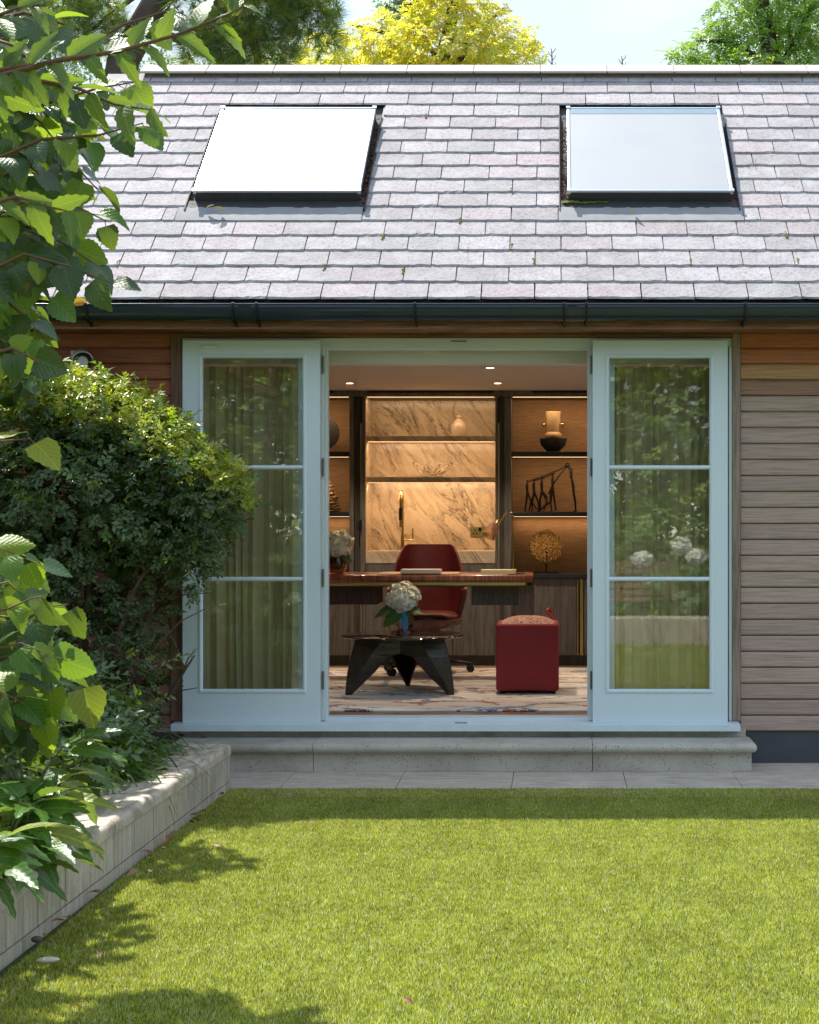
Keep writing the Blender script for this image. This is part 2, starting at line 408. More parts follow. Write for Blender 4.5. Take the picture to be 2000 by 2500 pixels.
# ------------------------------------------------------------------ stone step under the doors
step = thing('stone_step', (-.7, 9.2, 0), 'pale pitted stone step with rounded nosing under the open doors', 'step'); step['kind'] = 'thing'
sx = [X(372, 9.08), X(765, 9.08), X(1447, 9.08), X(1836, 9.08)]
for i in range(3):
    MB().box(sx[i]+.0015, sx[i+1]-.0015, 9.08, 9.32, 0, .108).build('riser_stone', M['step'], step, bevel=.002)
nx = [X(360, 9.05), X(765, 9.05), X(1447, 9.05), X(1849, 9.05)]
def bullnose(y0, y1, z0, z1, n=7):
    r = (z1-z0)/2; zc = (z0+z1)/2
    return [(y1, z0)] + [(y0 + r - r*math.cos(R(-90+180*i/n)), zc + r*math.sin(R(-90+180*i/n))) for i in range(n+1)] + [(y1, z1)]
for i in range(2):
    MB().prism(bullnose(9.025, 9.345, .110, .162), 0, nx[i]+.0015, nx[i+1]-.0015, True).build('tread_stone', M['step'], step)
b = MB().rbox(nx[2]+.0015, nx[3], 9.025, 9.345, .110, .162, .0258, 5)
xm = (nx[2]+nx[3])/2
b.v = [((nx[2]+.0015) if v[0] < xm else v[0], v[1], v[2]) for v in b.v]
b.v = [(v[0], max(v[1], 9.025), v[2]) for v in b.v]
b.build('tread_stone', M['step'], step)
ux = [X(372, 9.33), X(783, 9.33), X(1447, 9.33), X(1822, 9.33)]
for i in range(3):
    MB().box(ux[i]+.0015, ux[i+1]-.0015, 9.335, 9.43, .160, .203).build('upstand_stone', M['step'], step)
MB().box(sx[0]+.01, sx[3]-.012, 9.10, 9.40, .002, .158).build('core', M['grout'], step)

# ------------------------------------------------------------------ planter wall
PL = thing('planter_wall', (-1.9, 6, 0), 'low stone planter wall with rounded coping along the left of the lawn', 'planter'); PL['kind'] = 'thing'
def skew(mb): mb.v = [(v[0] + (v[1]-8.49)*.0127, v[1], v[2]) for v in mb.v]; return mb
ZT = .236
cj = [8.49, 8.16] + [8.16-.6*k for k in range(1, 12)]
def cop_profile(xr, xl, z0, z1, r=.027):
    p = [(xl, z0), (xr, z0)]
    p += [(xr - r + r*math.cos(R(a)), z1 - r + r*math.sin(R(a))) for a in range(0, 91, 15)]
    return p + [(xl, z1)]
for a, b_ in zip(cj[:-1], cj[1:]):
    m_ = MB(); m_.prism(cop_profile(-1.688, -2.13, .183, ZT), 1, b_+.0022, a-.0022, True); skew(m_)
    o = m_.build('coping_stone', M['coping'], PL); o.data.polygons.foreach_set('use_smooth', [len(f.vertices) == 4 and abs(f.normal.y) < .5 for f in o.data.polygons])
y = 8.49; k = 0
while y > 1.6:
    y2 = 8.16 - .3*k
    skew(MB().box(-1.72, -1.694, y2+.0022, y-.0022, .047, .1785)).build('wall_tile', M['walltile'], PL)
    y = y2; k += 1
y = 8.49; k = 0
while y > 1.6:
    y2 = 8.31 - .3*k
    skew(MB().box(-1.72, -1.692, y2+.002, y-.002, -.03, .042)).build('plinth_tile', M['walltile'], PL)
    y = y2; k += 1
skew(MB().box(-2.10, -1.699, 1.5, 8.47, -.03, .182)).build('core', M['grout'], PL)
for i in range(1): MB().box(-3.4, -1.705, 8.465, 8.488, -.01, .181).build('end_tile', M['walltile'], PL)
MB().prism([(-3.4, .183), (-2.135, .183), (-2.135, ZT), (-3.4, ZT)], 1, 8.19, 8.49).build('end_coping', M['coping'], PL)
b = MB(); N = 24
for iy in range(N+1):
    for ix in range(9):
        xx = -6.5 + ix*(4.38/8); yy = 1.5 + iy*(7.85/N)
        b.v.append((xx, yy, .19 + .03*math.sin(xx*5+yy*3)+.02*math.sin(yy*9)))
b.f = [(iy*9+ix, iy*9+ix+1, (iy+1)*9+ix+1, (iy+1)*9+ix) for iy in range(N) for ix in range(8)]; b.sm = [True]*len(b.f)
tag(b.build('soil', M['soil']), 'dark planting soil behind the planter wall', kind='structure')

# ------------------------------------------------------------------ the garden room
GR = thing('garden_room', (-.5, 9.4, 0), 'timber clad garden room with slate roof, two skylights and open glazed doors', 'building'); GR['kind'] = 'thing'
P = math.atan(.839); CP, SP = math.cos(P), math.sin(P)
EX0, EX1 = -5.05, 5.2                     # eaves ends (hips at both ends)
D0, Z0 = 9.05, 2.598
RS = 2.90; RUN = RS*CP                    # slope length, plan run
RD, RZ = D0+RS*CP, Z0+RS*SP
hx0, hx1 = EX0+RUN, EX1-RUN
def rp_(x, s_, n_=0): return (x, D0 + s_*CP - n_*SP, Z0 + s_*SP + n_*CP)
rf = MB(); q = -.012
A = (EX0, D0, Z0+q); B = (EX1, D0, Z0+q); C = (EX1, 2*RD-D0, Z0+q); Dd = (EX0, 2*RD-D0, Z0+q); E1 = (hx0, RD, RZ+q); E2 = (hx1, RD, RZ+q)
rf.add([A, B, C, Dd, E1, E2], [(0, 1, 5, 4), (1, 2, 5), (2, 3, 4, 5), (3, 0, 4), (0, 3, 2, 1)])
roof = rf.build('roof', M['deck'], GR)
# plain slate sheets on the three slopes the photograph does not show
rest = MB()
for (p, q_, r_, t_) in (((EX1, D0), (EX1, 2*RD-D0), (hx1, RD), (hx1, RD)), ((EX0, 2*RD-D0), (EX0, D0), (hx0, RD), (hx0, RD)), ((EX1, 2*RD-D0), (EX0, 2*RD-D0), (hx0, RD), (hx1, RD))):
    p = Vector((*p, Z0)); q_ = Vector((*q_, Z0)); r_ = Vector((*r_, RZ)); t_ = Vector((*t_, RZ))
    for k in range(17):
        a0, a1 = k/17, min(1, (k+1.06)/17)
        A_, B_ = p.lerp(t_, a0), q_.lerp(r_, a0); C_, D_ = q_.lerp(r_, a1), p.lerp(t_, a1)
        rest.add([A_+Vector((0, 0, .018)), B_+Vector((0, 0, .018)), C_+Vector((0, 0, .004)), D_+Vector((0, 0, .004)), A_, B_], [(0, 1, 2, 3), (4, 5, 1, 0)])
# skylight openings along the slope: (x0, x1) cut from the rows, glass from s .. s
SK = [((-2.218, -1.152), (-2.177, -1.183), (-2.262, -1.158)), ((.020, 1.088), (.069, 1.053), (.010, 1.108))]
GA = .17; WS = .2896; PIT = .2955; SL = .37; TH = .0105
def slate_mesh(seed):
    r = random.Random(seed); b = MB(); n = 9; w = WS/2
    inn, low = [], []
    for i in range(n+1):
        x = -w + WS*i/n
        e = abs(2*i/n-1); cr = .006*max(0, e-.7)/.3*r.random()
        low.append((x, r.uniform(-.003, .002)+cr, TH*.12)); inn.append((x, r.uniform(.004, .011)+cr+(r.random() < .12)*.01, TH*r.uniform(.86, 1.0)))
    sl = [( w+r.uniform(-.0015, .0008), y_, TH) for y_ in (.06, .11, .16)]
    sr = [(-w+r.uniform(-.0008, .0015), y_, TH) for y_ in (.16, .11, .06)]
    top = inn + sl + [(w, SL, TH), (-w, SL, TH)] + sr
    vs = top + low; nt_ = len(top)
    fs = [tuple(range(nt_))] + [(nt_+i, nt_+i+1, i+1, i) for i in range(n)]
    # edges down to the underside
    under = [(p[0], p[1], 0) for p in low] + [(p[0], p[1], 0) for p in top[n+1:]]
    ub = len(vs); vs += under
    ring_top = list(range(nt_, nt_+n+1)) + list(range(n+1, nt_))
    m = len(ring_top)
    fs += [(ub+i, ub+(i+1) % m, ring_top[(i+1) % m], ring_top[i]) for i in range(m)]
    # corner links between chamfer and sides
    fs += [(nt_+n, n+1, n), (nt_, 0, nt_-1)]
    b.add(vs, fs); return b
slv = [slate_mesh(100+i) for i in range(14)]
slm = [b.mesh('slate', M['slate']) for b in slv]
tilt = math.atan(TH/GA)
rot_s = Matrix.Rotation(P, 4, 'X') @ Matrix.Rotation(-tilt, 4, 'X')
cand = []
for row in range(17):
    s0 = row*GA; off = -1.897 + (PIT/2 if row % 2 else 0) + (0 if row < 9 else .02)
    hl = EX0 + (s0+.02)*CP; hr = EX1 - (s0+.02)*CP
    iv = [(hl, hr)]
    if 5 <= row <= 13:
        for (cut, gl_, ap) in SK:
            c = ap if row == 5 else cut
            nv = []
            for (a, b_) in iv:
                if c[0] > a and c[1] < b_: nv += [(a, c[0]-.002), (c[1]+.002, b_)]
                else: nv.append((a, b_))
            iv = nv
    for (a, b_) in iv:
        k = math.floor((a-off)/PIT)
        while off+k*PIT < b_:
            xa, xb = max(a, off+k*PIT), min(b_, off+(k+1)*PIT); k += 1
            w = xb-xa-(PIT-WS)
            if w < .015: continue
            if w < .06 and cand and cand[-1][0] == row and abs(cand[-1][2]-xa) < .005:
                pr = cand.pop(); xa = pr[1]; w = xb-xa-(PIT-WS)
            cand.append((row, xa, xb))
def vis_key(c):
    row, xa, xb = c; d, z = D0+row*GA*CP, Z0+row*GA*SP
    px = 1360 + (xa+xb)/2*F/d
    return (0 if 60+row*18 < px < 2020 else 1, d, abs(px-1100))
order = sorted(cand, key=vis_key)
for i, (row, xa, xb) in enumerate(order):
    s0 = row*GA; w = xb-xa-(PIT-WS)
    if row == 13:
        pass
    lift = .0195 + rnd.uniform(0, .0012)
    loc = Vector(rp_((xa+xb)/2, s0 + rnd.uniform(-.003, .003), lift))
    rz = rnd.uniform(-.006, .006); v_ = rnd.randrange(14); sy_ = min(1, (2.875-s0)/SL)
    if i < 300:
        t = rnd.random(); base = Vector((.352, .326, .338))*rnd.uniform(.84, 1.12)
        if t < .12: base = Vector((.36, .31, .325))*rnd.uniform(.9, 1.1)
        elif t < .2: base = Vector((.31, .298, .305))
        o = put('slate', slm[v_], roof, loc, (rot_s @ Matrix.Rotation(rz, 4, 'Z')).to_euler(), (w/WS, sy_, 1), base)
    else:
        Mx = Matrix.Translation(loc) @ rot_s @ Matrix.Rotation(rz, 4, 'Z') @ Matrix.Diagonal((w/WS, sy_, 1, 1))
        rest.add([Mx @ Vector(p) for p in slv[v_].v], slv[v_].f)
tag(rest.build('slate_courses', M['slate_rest'], roof), kind='stuff')
# ridge tiles on a bed of mortar
MB().box(hx0+.02, hx1, RD-.105, RD+.105, RZ-.075, RZ-.01).build('ridge_mortar', M['mortar'], roof)
x = hx0-.01; k = 0
while x < hx1:
    x1 = min(x+.449, hx1+.02)
    MB().prism([(RD-.135, RZ-.018), (RD-.02, RZ+.056), (RD+.02, RZ+.056), (RD+.135, RZ-.018), (RD+.135, RZ-.034), (RD+.015, RZ+.033), (RD-.015, RZ+.033), (RD-.135, RZ-.034)], 0, x, x1).build('ridge_tile', M['ridge'], roof, bevel=.003)
    MB().prism([(RD-.130, RZ-.018), (RD, RZ+.059), (RD+.13, RZ-.018), (RD, RZ+.02)], 0, x1-.001, x1+.007).build('tile_joint', M['joint_mortar'], roof)
    x = x1+.006
for (hx, ex, sg) in ((hx0, EX0, 1), (hx1, EX1, -1)):
    pts = [(hx, RD, RZ+.008), (ex, D0, Z0+.014)]
    MB().tube(pts, .018, 8).build('hip_roll', M['darklead'], roof)
    MB().tube([(hx, RD, RZ+.008), (ex, 2*RD-D0, Z0+.014)], .018, 8).build('hip_roll', M['darklead'], roof)
# moss tufts in the slate joints
moss = plain('moss', (.19, .17, .02), .95, var=.6, vscale=80, bump=.8, bscale=300)
def mosstuft(px, py, w=8, h=20):
    k = (1263-py)/F     # solve the slope point under this photo row
    s_ = (Z0-H-k*D0+.028)/(k*CP-SP)
    d = D0+s_*CP; x = X(px, d); b = MB()
    for i in range(7):
        t = i/6-.5
        c = rp_(x+rnd.uniform(-1, 1)*w*.0006, s_+t*h*.003, .026)
        b.ball(c, rnd.uniform(.004, .008), 4, 1, 1, .7)
    b.build('moss_tuft', moss, roof)
for p in ((1041, 280), (1251, 464), (1304, 636), (793, 650), (290, 640), (1250, 600), (985, 660), (1125, 535), (936, 575), (1919, 570), (1948, 635), (1685, 637)): mosstuft(*p)

# ------------------------------------------------------------------ skylights
for i, (cut, gx, ap) in enumerate(SK):
    s0, s1, up = 1.082, 2.18, .095
    def q4(x0, x1, a, b_, n0, n1):
        return [rp_(x0, a, n0), rp_(x1, a, n0), rp_(x1, b_, n0), rp_(x0, b_, n0), rp_(x0, a, n1), rp_(x1, a, n1), rp_(x1, b_, n1), rp_(x0, b_, n1)]
    BF = [(0, 3, 2, 1), (4, 5, 6, 7), (0, 1, 5, 4), (1, 2, 6, 5), (2, 3, 7, 6), (3, 0, 4, 7)]
    sk = MB(); sk.add(q4(gx[0], gx[1], s0, s1, .0, up-.008), BF)
    sky_o = sk.build('skylight', M['skyframe'], GR, bevel=.003)
    gl = MB(); gl.add(q4(gx[0]+.016, gx[1]-.016, s0+.010, s1-.012, up-.006, up+.002), BF); gl.build('pane', M['skyglass'], sky_o)
    t = MB()
    t.add(q4(gx[0]-.004, gx[0]+.014, s0-.004, s1+.004, up-.02, up+.006), BF)
    t.add(q4(gx[1]-.014, gx[1]+.004, s0-.004, s1+.004, up-.02, up+.006), BF)
    t.add(q4(gx[0]+.014, gx[1]-.014, s1-.010, s1+.004, up-.02, up+.006), BF)
    t.add(q4(gx[0]+.014, gx[1]-.014, s0-.004, s0+.008, up-.01, up+.005), BF)
    t.build('trim', M['skytrim'], sky_o, bevel=.002)
    if i == 1: tb = MB(); tb.add(q4(gx[0]+.018, gx[1]-.018, s1-.085, s1-.012, up, up+.0035), BF); tb.build('blind_strip', plain('blue_grey_blind', (.22, .30, .38), .35, metal=.2), sky_o)  # added strip laid on the pane in place of a blind behind the glass
    for (xx, ss) in ((gx[0]+.004, s0), (gx[1]-.004, s0), (gx[0]+.004, s1), (gx[1]-.004, s1)):
        c = MB(); c.add(q4(xx-.013, xx+.013, ss-.014, ss+.014, up+.003, up+.011), BF); c.build('corner_clip', M['skytrim'], sky_o)
    ch = MB(); ch.add(q4(cut[0]-.006, gx[0]-.001, s0-.1, s1+.05, .0, .012), BF); ch.add(q4(gx[1]+.001, cut[1]+.006, s0-.1, s1+.05, .0, .012), BF)
    ch.add(q4(cut[0], cut[1], s1, s1+.06, .0, .012), BF)
    ch.add(q4(cut[0]-.007, cut[0]-.001, s0-.12, s1+.03, .0, .038), BF); ch.add(q4(cut[1]+.001, cut[1]+.007, s0-.12, s1+.03, .0, .038), BF)
    ch.build('side_channel', M['darklead'], sky_o)
    st = MB(); st.add(q4(cut[0], cut[1], s0-.085, s0-.002, .012, .030), BF); st.build('sill_flashing', M['darklead'], sky_o)
    a_ = MB(); n = 26; ys = [.853, .90, .955, 1.003]
    for j, ss in enumerate(ys):
        for k in range(n+1):
            a_.v.append(rp_(ap[0] + (ap[1]-ap[0])*k/n, ss, .030 + rnd.uniform(-.0015, .0015) - (.003 if j == 0 else 0)))
    for k in range(n+1): a_.v.append(rp_(ap[0] + (ap[1]-ap[0])*k/n, .853, .018))
    a_.f = [(j*(n+1)+k, j*(n+1)+k+1, (j+1)*(n+1)+k+1, (j+1)*(n+1)+k) for j in range(3) for k in range(n)] + [(4*(n+1)+k, 4*(n+1)+k+1, k+1, k) for k in range(n)]
    a_.sm = [True]*(len(a_.f)-n) + [False]*n
    a_.build('lead_apron', M['lead'], sky_o)
    # debris of needles and dry leaves caught in the side channels
    dm = plain('dry_debris' + 'ab'[i], (.16, .075, .04), .9, var=.7, vscale=120)
    de = MB()
    for k in range(420):
        side = rnd.random() < (.15 if i == 0 else .62)
        xx = rnd.uniform(cut[0]+.002, gx[0]-.004) if side else rnd.uniform(gx[1]+.004, cut[1]-.002)
        ss = s0 - .05 + (s1-s0)*(rnd.random()**1.6)*.92
        L_ = rnd.uniform(.006, .018); a = rnd.uniform(0, 6.28); cx, cy, cz = rp_(xx, ss, rnd.uniform(.013, .032))
        de.add([(cx-L_*math.cos(a), cy-L_*math.sin(a)*.7, cz-.004), (cx+.003, cy+.003, cz+.006), (cx+L_*math.cos(a), cy+L_*math.sin(a)*.7, cz+.003), (cx-.003, cy-.004, cz)], [(0, 1, 2), (0, 2, 3)])
    tag(de.build('leaf_debris', dm, sky_o), kind='stuff')
mb = MB(); gm = plain('green_moss', (.09, .13, .012), .95, var=.5, vscale=60, bump=.8, bscale=300)
for k in range(60):
    t = rnd.random()**1.5; mb.ball(rp_(.045+t*.26, 1.052 + rnd.uniform(-.012, .012), .034), rnd.uniform(.007, .016)*(1-.5*t), 4, 1.3, 1, .6)
mb.build('moss_patch', gm, roof)

# ------------------------------------------------------------------ gutter, fascia, trims
GD, GZ, GRd = 8.988, 2.572, .056
prof = []
for k in range(11):
    a = R(180+18*k); prof.append((GD + GRd*math.cos(a), GZ + GRd*1.55*math.sin(a)))
prof += [(p[0]*1 + (GD-p[0])*.07, p[1]+.005) for p in reversed(prof)]
gu = MB().prism(prof, 0, EX0-.06, EX1+.06, True); gu.tube([(EX0-.06, GD-GRd, GZ), (EX1+.06, GD-GRd, GZ)], .0055, 8)
gutter = gu.build('gutter', M['gutter'], GR)
for pxs in (210, 568, 626, 1013, 1377, 1432, 1820):
    xx = X(pxs, 8.93); b = MB()
    pts = [(xx, GD-GRd-.004, GZ+.010)] + [(xx, GD + (GRd+.005)*math.cos(R(a)), GZ + (GRd*1.55+.005)*math.sin(R(a))) for a in range(180, 300, 15)]
    for i in range(len(pts)-1):
        p, q_ = pts[i], pts[i+1]
        b.add([(xx-.0065, p[1], p[2]), (xx+.0065, p[1], p[2]), (xx+.0065, q_[1], q_[2]), (xx-.0065, q_[1], q_[2]),
               (xx-.0065, p[1]-.004, p[2]-.002), (xx+.0065, p[1]-.004, p[2]-.002), (xx+.0065, q_[1]-.004, q_[2]-.005), (xx-.0065, q_[1]-.004, q_[2]-.005)], [(0,1,2,3),(4,7,6,5),(0,4,5,1),(1,5,6,2),(2,6,7,3),(3,7,4,0)])
    b.box(xx-.011, xx+.004, 9.03, 9.047, 2.47, GZ)
    b.add([(xx-.004, GD+.0, GZ-.092), (xx+.004, GD, GZ-.092), (xx+.004, 9.04, GZ-.115), (xx-.004, 9.04, GZ-.115), (xx-.004, GD, GZ-.086), (xx+.004, GD, GZ-.086), (xx+.004, 9.04, GZ-.10), (xx-.004, 9.04, GZ-.10)], [(0,1,2,3),(4,7,6,5),(0,4,5,1),(1,5,6,2),(2,6,7,3),(3,7,4,0)])
    b.build('gutter_bracket', M['hopper'], gutter)
for (a_, b_) in ((582, 612), (1386, 1410)):
    p2 = [(GD + (GRd+.003)*math.cos(R(a)), GZ + (GRd*1.55+.003)*math.sin(R(a))) for a in range(180, 361, 18)]
    p2 += [(y_*1 + (GD-y_)*.10, z_+.004) for (y_, z_) in reversed(p2)]
    MB().prism(p2, 0, X(a_, 8.93), X(b_, 8.93), True).build('gutter_union', M['gutter'], gutter)
MB().box(EX0+.02, EX1-.02, 9.045, 9.067, 2.452, 2.585).build('fascia_board', M['fascia'], GR)
MB().box(EX0+.02, EX1-.02, 9.067, 9.42, 2.462, 2.474).build('soffit', M['fascia'], GR)
MB().box(EX0+.02, EX1-.02, 9.038, 9.045, 2.449, 2.461).build('fascia_lip', M['fascia'], GR)
# walls
OX0, OX1 = X(445, 9.40), X(1787, 9.40)
pl_w = plain('inner_wall', (.30, .26, .21), .8)
w = MB()
w.box(-4.70, OX0, 9.42, 9.62, .05, 2.66); w.box(OX1, 4.85, 9.42, 9.62, .05, 2.66); w.box(OX0, OX1, 9.42, 9.62, 2.44, 2.66)
w.box(-4.70, -4.50, 9.62, 13.30, .05, 2.66); w.box(4.65, 4.85, 9.62, 13.30, .05, 2.66); w.box(-4.70, 4.85, 13.42, 13.60, .05, 2.66)
w.build('wall', pl_w, GR)
MB().box(X(1808, 9.42), 4.9, 9.405, 9.4195, -.02, .178).build('plinth', M['plinth'], GR)
MB().box(-4.75, X(410, 9.42), 9.405, 9.4195, -.02, .178).build('plinth', M['plinth'], GR)
# cladding boards, each its own piece, greyer the more weather it gets
pitch = .0916
def board_mesh(L_):
    p = [(9.400, .002), (9.393, .006), (9.389, .012), (9.389, .080), (9.395, .0845), (9.396, .0895), (9.405, .0895), (9.42, .0895), (9.42, .003)]
    b = MB(); b.prism([(y_-9.40, z_) for y_, z_ in p], 0, 0, L_); return b.mesh('cladding_board', M['cladding'])
LB, RB = X(418, 9.39), X(1808, 9.39)
bl, br = board_mesh(LB-(-4.74)-.002), board_mesh(4.88-RB-.002)
for k in range(25):
    z = .182 + pitch*k; t = k/24
    # right hand boards: red brown at the sheltered top, silver brown below
    if k >= 23: c = (.50, .155, .055)
    elif k == 22: c = (.50, .27, .12)
    elif k == 21: c = (.33, .18, .12)
    else:
        c = Vector((.43, .305, .265))*rnd.uniform(.88, 1.12) + Vector((rnd.uniform(-.01, .02), 0, rnd.uniform(-.01, .008)))
    if k in (20, 14, 9): c = (.44, .325, .26)
    put('cladding_board', br, GR, (RB+.002, 9.40, z), color=tuple(c))
    cl = Vector((.40, .115, .055)).lerp(Vector((.33, .155, .115)), 1-t)*rnd.uniform(.85, 1.15)
    put('cladding_board', bl, GR, (-4.74, 9.40, z), color=tuple(cl))
zt = .182+pitch*25
MB().box(-4.74, LB, 9.402, 9.418, zt+.001, zt+.03).build('top_gap', M['hopper'], GR)
MB().box(RB, 4.88, 9.402, 9.418, zt+.001, zt+.03).build('top_gap', M['hopper'], GR)
MB().box(X(418, 9.37), X(445, 9.37), 9.365, 9.43, .245, 2.462).build('trim_post', M['post'], GR, bevel=.002)
MB().box(X(1788, 9.37), X(1808, 9.37), 9.365, 9.43, .245, 2.462).build('trim_post', vwood('weathered_post', (.33, .235, .195)), GR, bevel=.002)
MB().box(X(445, 9.37)+.001, X(1788, 9.37)-.001, 9.368, 9.43, Z(824, 9.37), 2.462).build('head_board', M['fascia'], GR, bevel=.002)

# door frame, sill, side windows
fr = MB(); ft = Z(825, 9.38)-.001
jl0, jl1 = X(783, 9.38), X(803, 9.48); jr0, jr1 = X(1434, 9.48), X(1447, 9.38)
ht = Z(850, 9.46)
fr.box(OX0+.001, OX1-.001, 9.380, 9.50, ht, ft)
fr.box(jl0, jl1-.012, 9.380, 9.50, .246, ht); fr.box(jr0+.010, jr1+.02, 9.380, 9.50, .246, ht)
fr.box(jl1-.012, jl1, 9.430, 9.50, .246, ht-.001); fr.box(jr0, jr0+.010, 9.430, 9.50, .246, ht-.001)
fr.box(jl1-.001, jr0+.001, 9.430, 9.498, ht-.012, ht+.001)
fr.box(OX0+.001, OX0+.019, 9.372, 9.50, .246, ht); fr.box(OX1-.019, OX1-.001, 9.372, 9.50, .246, ht)
frame = fr.build('door_frame', M['framepaint'], GR, bevel=.002)
MB().box(X(1122-20, 9.38), X(1122+18, 9.38), 9.372, 9.3795, ht+.028, ht+.034).build('catch_plate', M['hinge'], frame)
MB().box(X(1122-12, 9.27), X(1122+18, 9.27), 9.300, 9.330, .2405, .2435).build('catch_plate', M['hinge'], frame)
sl_ = MB()
sl_.prism([(9.262, .199), (9.262, .238), (9.30, .2405), (9.385, .2425), (9.385, .199)], 0, X(417, 9.27), X(1808, 9.27))
sl_.box(jl1-.01, jr0+.01, 9.387, 9.50, .20, .262)
sl_.box(jl1-.008, jr0+.008, 9.505, 9.62, .20, .250)
sl_.build('sill', M['sillpaint'], GR, bevel=.002)
for (x0, x1) in ((OX0+.02, X(730, 9.42)), (X(1500, 9.42), OX1-.02)):
    a0 = x0 if x0 < -1.5 else jr1+.022; a1 = x1 if x0 > -1 else jl0-.002
    f = MB(); z0, z1 = .246, ht-.001
    f.box(a0, x0+.05 if x0 < -1.5 else x0, 9.40, 9.46, z0, z1); f.box(x1-.05 if x0 > -1 else x1, a1, 9.40, 9.46, z0, z1)
    i0 = x0+.05 if x0 < -1.5 else x0; i1 = x1-.05 if x0 > -1 else x1
    f.box(i0, i1, 9.40, 9.46, z0, z0+.06); f.box(i0, i1, 9.40, 9.46, z1-.05, z1)
    sw = f.build('side_window', M['paint'], GR, bevel=.002)
    MB().box(i0-.005, i1+.005, 9.430, 9.434, z0+.05, z1-.045).build('pane', M['sideglass'], sw)
# the two leaves folded flat against the side windows
def leaf(px0, px1, gx0, gx1, hinge_px):
    d = 9.31; x0, x1 = X(px0, d), X(px1, d); g0, g1 = X(gx0, d), X(gx1, d)
    z0, z1, q0, q1 = Z(1765, d), Z(831, d), Z(1687, d), Z(870, d)
    b = MB(); y0, y1 = d, d+.046
    b.box(x0, g0, y0, y1, z0, z1); b.box(g1, x1, y0, y1, z0, z1); b.box(g0, g1, y0, y1, z0, q0); b.box(g0, g1, y0, y1, q1, z1)
    L_ = b.build('door', M['paint'], GR)
    # mitred glazing bead with a rounded face
    bd = MB(); t = .014
    for (a, c, ho) in (((g0, q0), (g1, q0), 'h'), ((g1, q0), (g1, q1), 'v'), ((g1, q1), (g0, q1), 'h'), ((g0, q1), (g0, q0), 'v')):
        sgx = 1 if a[0] == g0 and ho == 'v' else -1; sgz = 1 if a[1] == q0 and ho == 'h' else -1
        rows = []
        for (o_, dy) in ((-.012, 0), (-.012, -.004), (-.003, -.008), (.004, -.006), (.010, .006), (.010, .02)):
            if ho == 'h': rows.append(((min(a[0], c[0])+o_, y0+dy, a[1]+sgz*o_), (max(a[0], c[0])-o_, y0+dy, a[1]+sgz*o_)))
            else: rows.append(((a[0]+sgx*o_, y0+dy, min(a[1], c[1])+o_), (a[0]+sgx*o_, y0+dy, max(a[1], c[1])-o_)))
        vs = [p for r_ in rows for p in r_]
        bd.add(vs, [(2*i, 2*i+1, 2*i+3, 2*i+2) for i in range(len(rows)-1)])
    bd.build('glazing_bead', M['paint'], L_)
    for py in (1141, 1414):
        zc = Z(py, d); r_ = .0125
        MB().prism([(y0+.016 - .016*math.cos(R(a)), zc + r_*math.sin(R(a))) for a in range(-90, 91, 22)] + [(y0+.03, zc+r_), (y0+.03, zc-r_)], 0, g0+.002, g1-.002, True).build('glazing_bar', M['paint'], L_)
    zs = [q0, Z(1414, d), Z(1141, d), q1]
    for i in range(3):
        MB().box(g0+.003, g1-.003, y0+.022, y0+.026, zs[i]+.004, zs[i+1]-.004).build('pane', M['doorglass'], L_)
    hx = X(hinge_px, d)
    for py in (888, 1140, 1412, 1663):
        zc = Z(py, d); h = MB()
        h.tube([(hx, y0+.050, zc-.052), (hx, y0+.050, zc+.052)], .0055, 10)
        h.box(hx-.006, hx+.006, y0+.0475, y0+.062, zc-.05, zc+.05)
        for q_ in (-.03, 0, .03): h.tube([(hx, y0+.050, zc+q_-.001), (hx, y0+.050, zc+q_+.001)], .007, 10)
        h.build('hinge', M['hinge'], L_)
    return L_
Ld = leaf(446, 781, 490, 743, 785.5); Rd_ = leaf(1447.5, 1777, 1484, 1737, 1444)
b = MB().rbox(X(492, 9.3), X(529, 9.3), 9.297, 9.3095, Z(850.5, 9.3), Z(843, 9.3), .004); ho = b.build('contact_sensor', plain('white_plastic', (.75, .75, .78), .4, var=.02), Ld)
for q_ in (494.5, 526.5): MB().tube([(X(q_, 9.3), 9.2955, Z(846.8, 9.3)), (X(q_, 9.3), 9.3, Z(846.8, 9.3))], .0025, 8).build('screw', M['hinge'], ho)

# ------------------------------------------------------------------ the room inside
FZ = .24
fl = MB(); fl.box(-4.49, 4.64, 9.625, 13.41, .02, FZ-.012)
floor = tag(fl.build('floor', M['grout']), 'dark base under the wooden floor of the room', kind='structure')
M['floorwood'] = wood_mat('floor_wood', (.30, .20, .135), rough=.4)
for k in range(3):
    xs = -4.45
    while xs < 4.5:
        L_ = rnd.uniform(1.2, 1.9); MB().box(xs, min(xs+L_, 4.6)-.002, 9.625+.19*k, 9.625+.19*k+.188, FZ-.012, FZ).build('floorboard', M['floorwood'], floor); xs += L_
MB().box(-4.45, 4.6, 10.2, 13.4, FZ-.012, FZ-.0005).build('boards_under_rug', M['floorwood'], floor)
M['ceil'] = plain('ceiling_paint', (.60, .56, .52), .85, var=.03)
ce = tag(MB().box(-4.49, 4.64, 9.75, 13.41, 2.41, 2.46).build('ceiling', M['ceil']), 'plain warm grey ceiling of the room', kind='structure')
MB().box(-4.49, 4.64, 9.625, 9.76, 2.314, 2.46).build('bulkhead', plain('pelmet_paint', (.74, .73, .76), .6, var=.03), ce)
dl_ring = plain('downlight_ring', (.6, .5, .4), .3, metal=.6)
dl_em = emit('lamp_glow', (1, .76, .5), 3)
DLS = (('right-hand one of the two front', 1027, 10.95), ('right', 1073, 12.2), ('left', 182, 12.2))
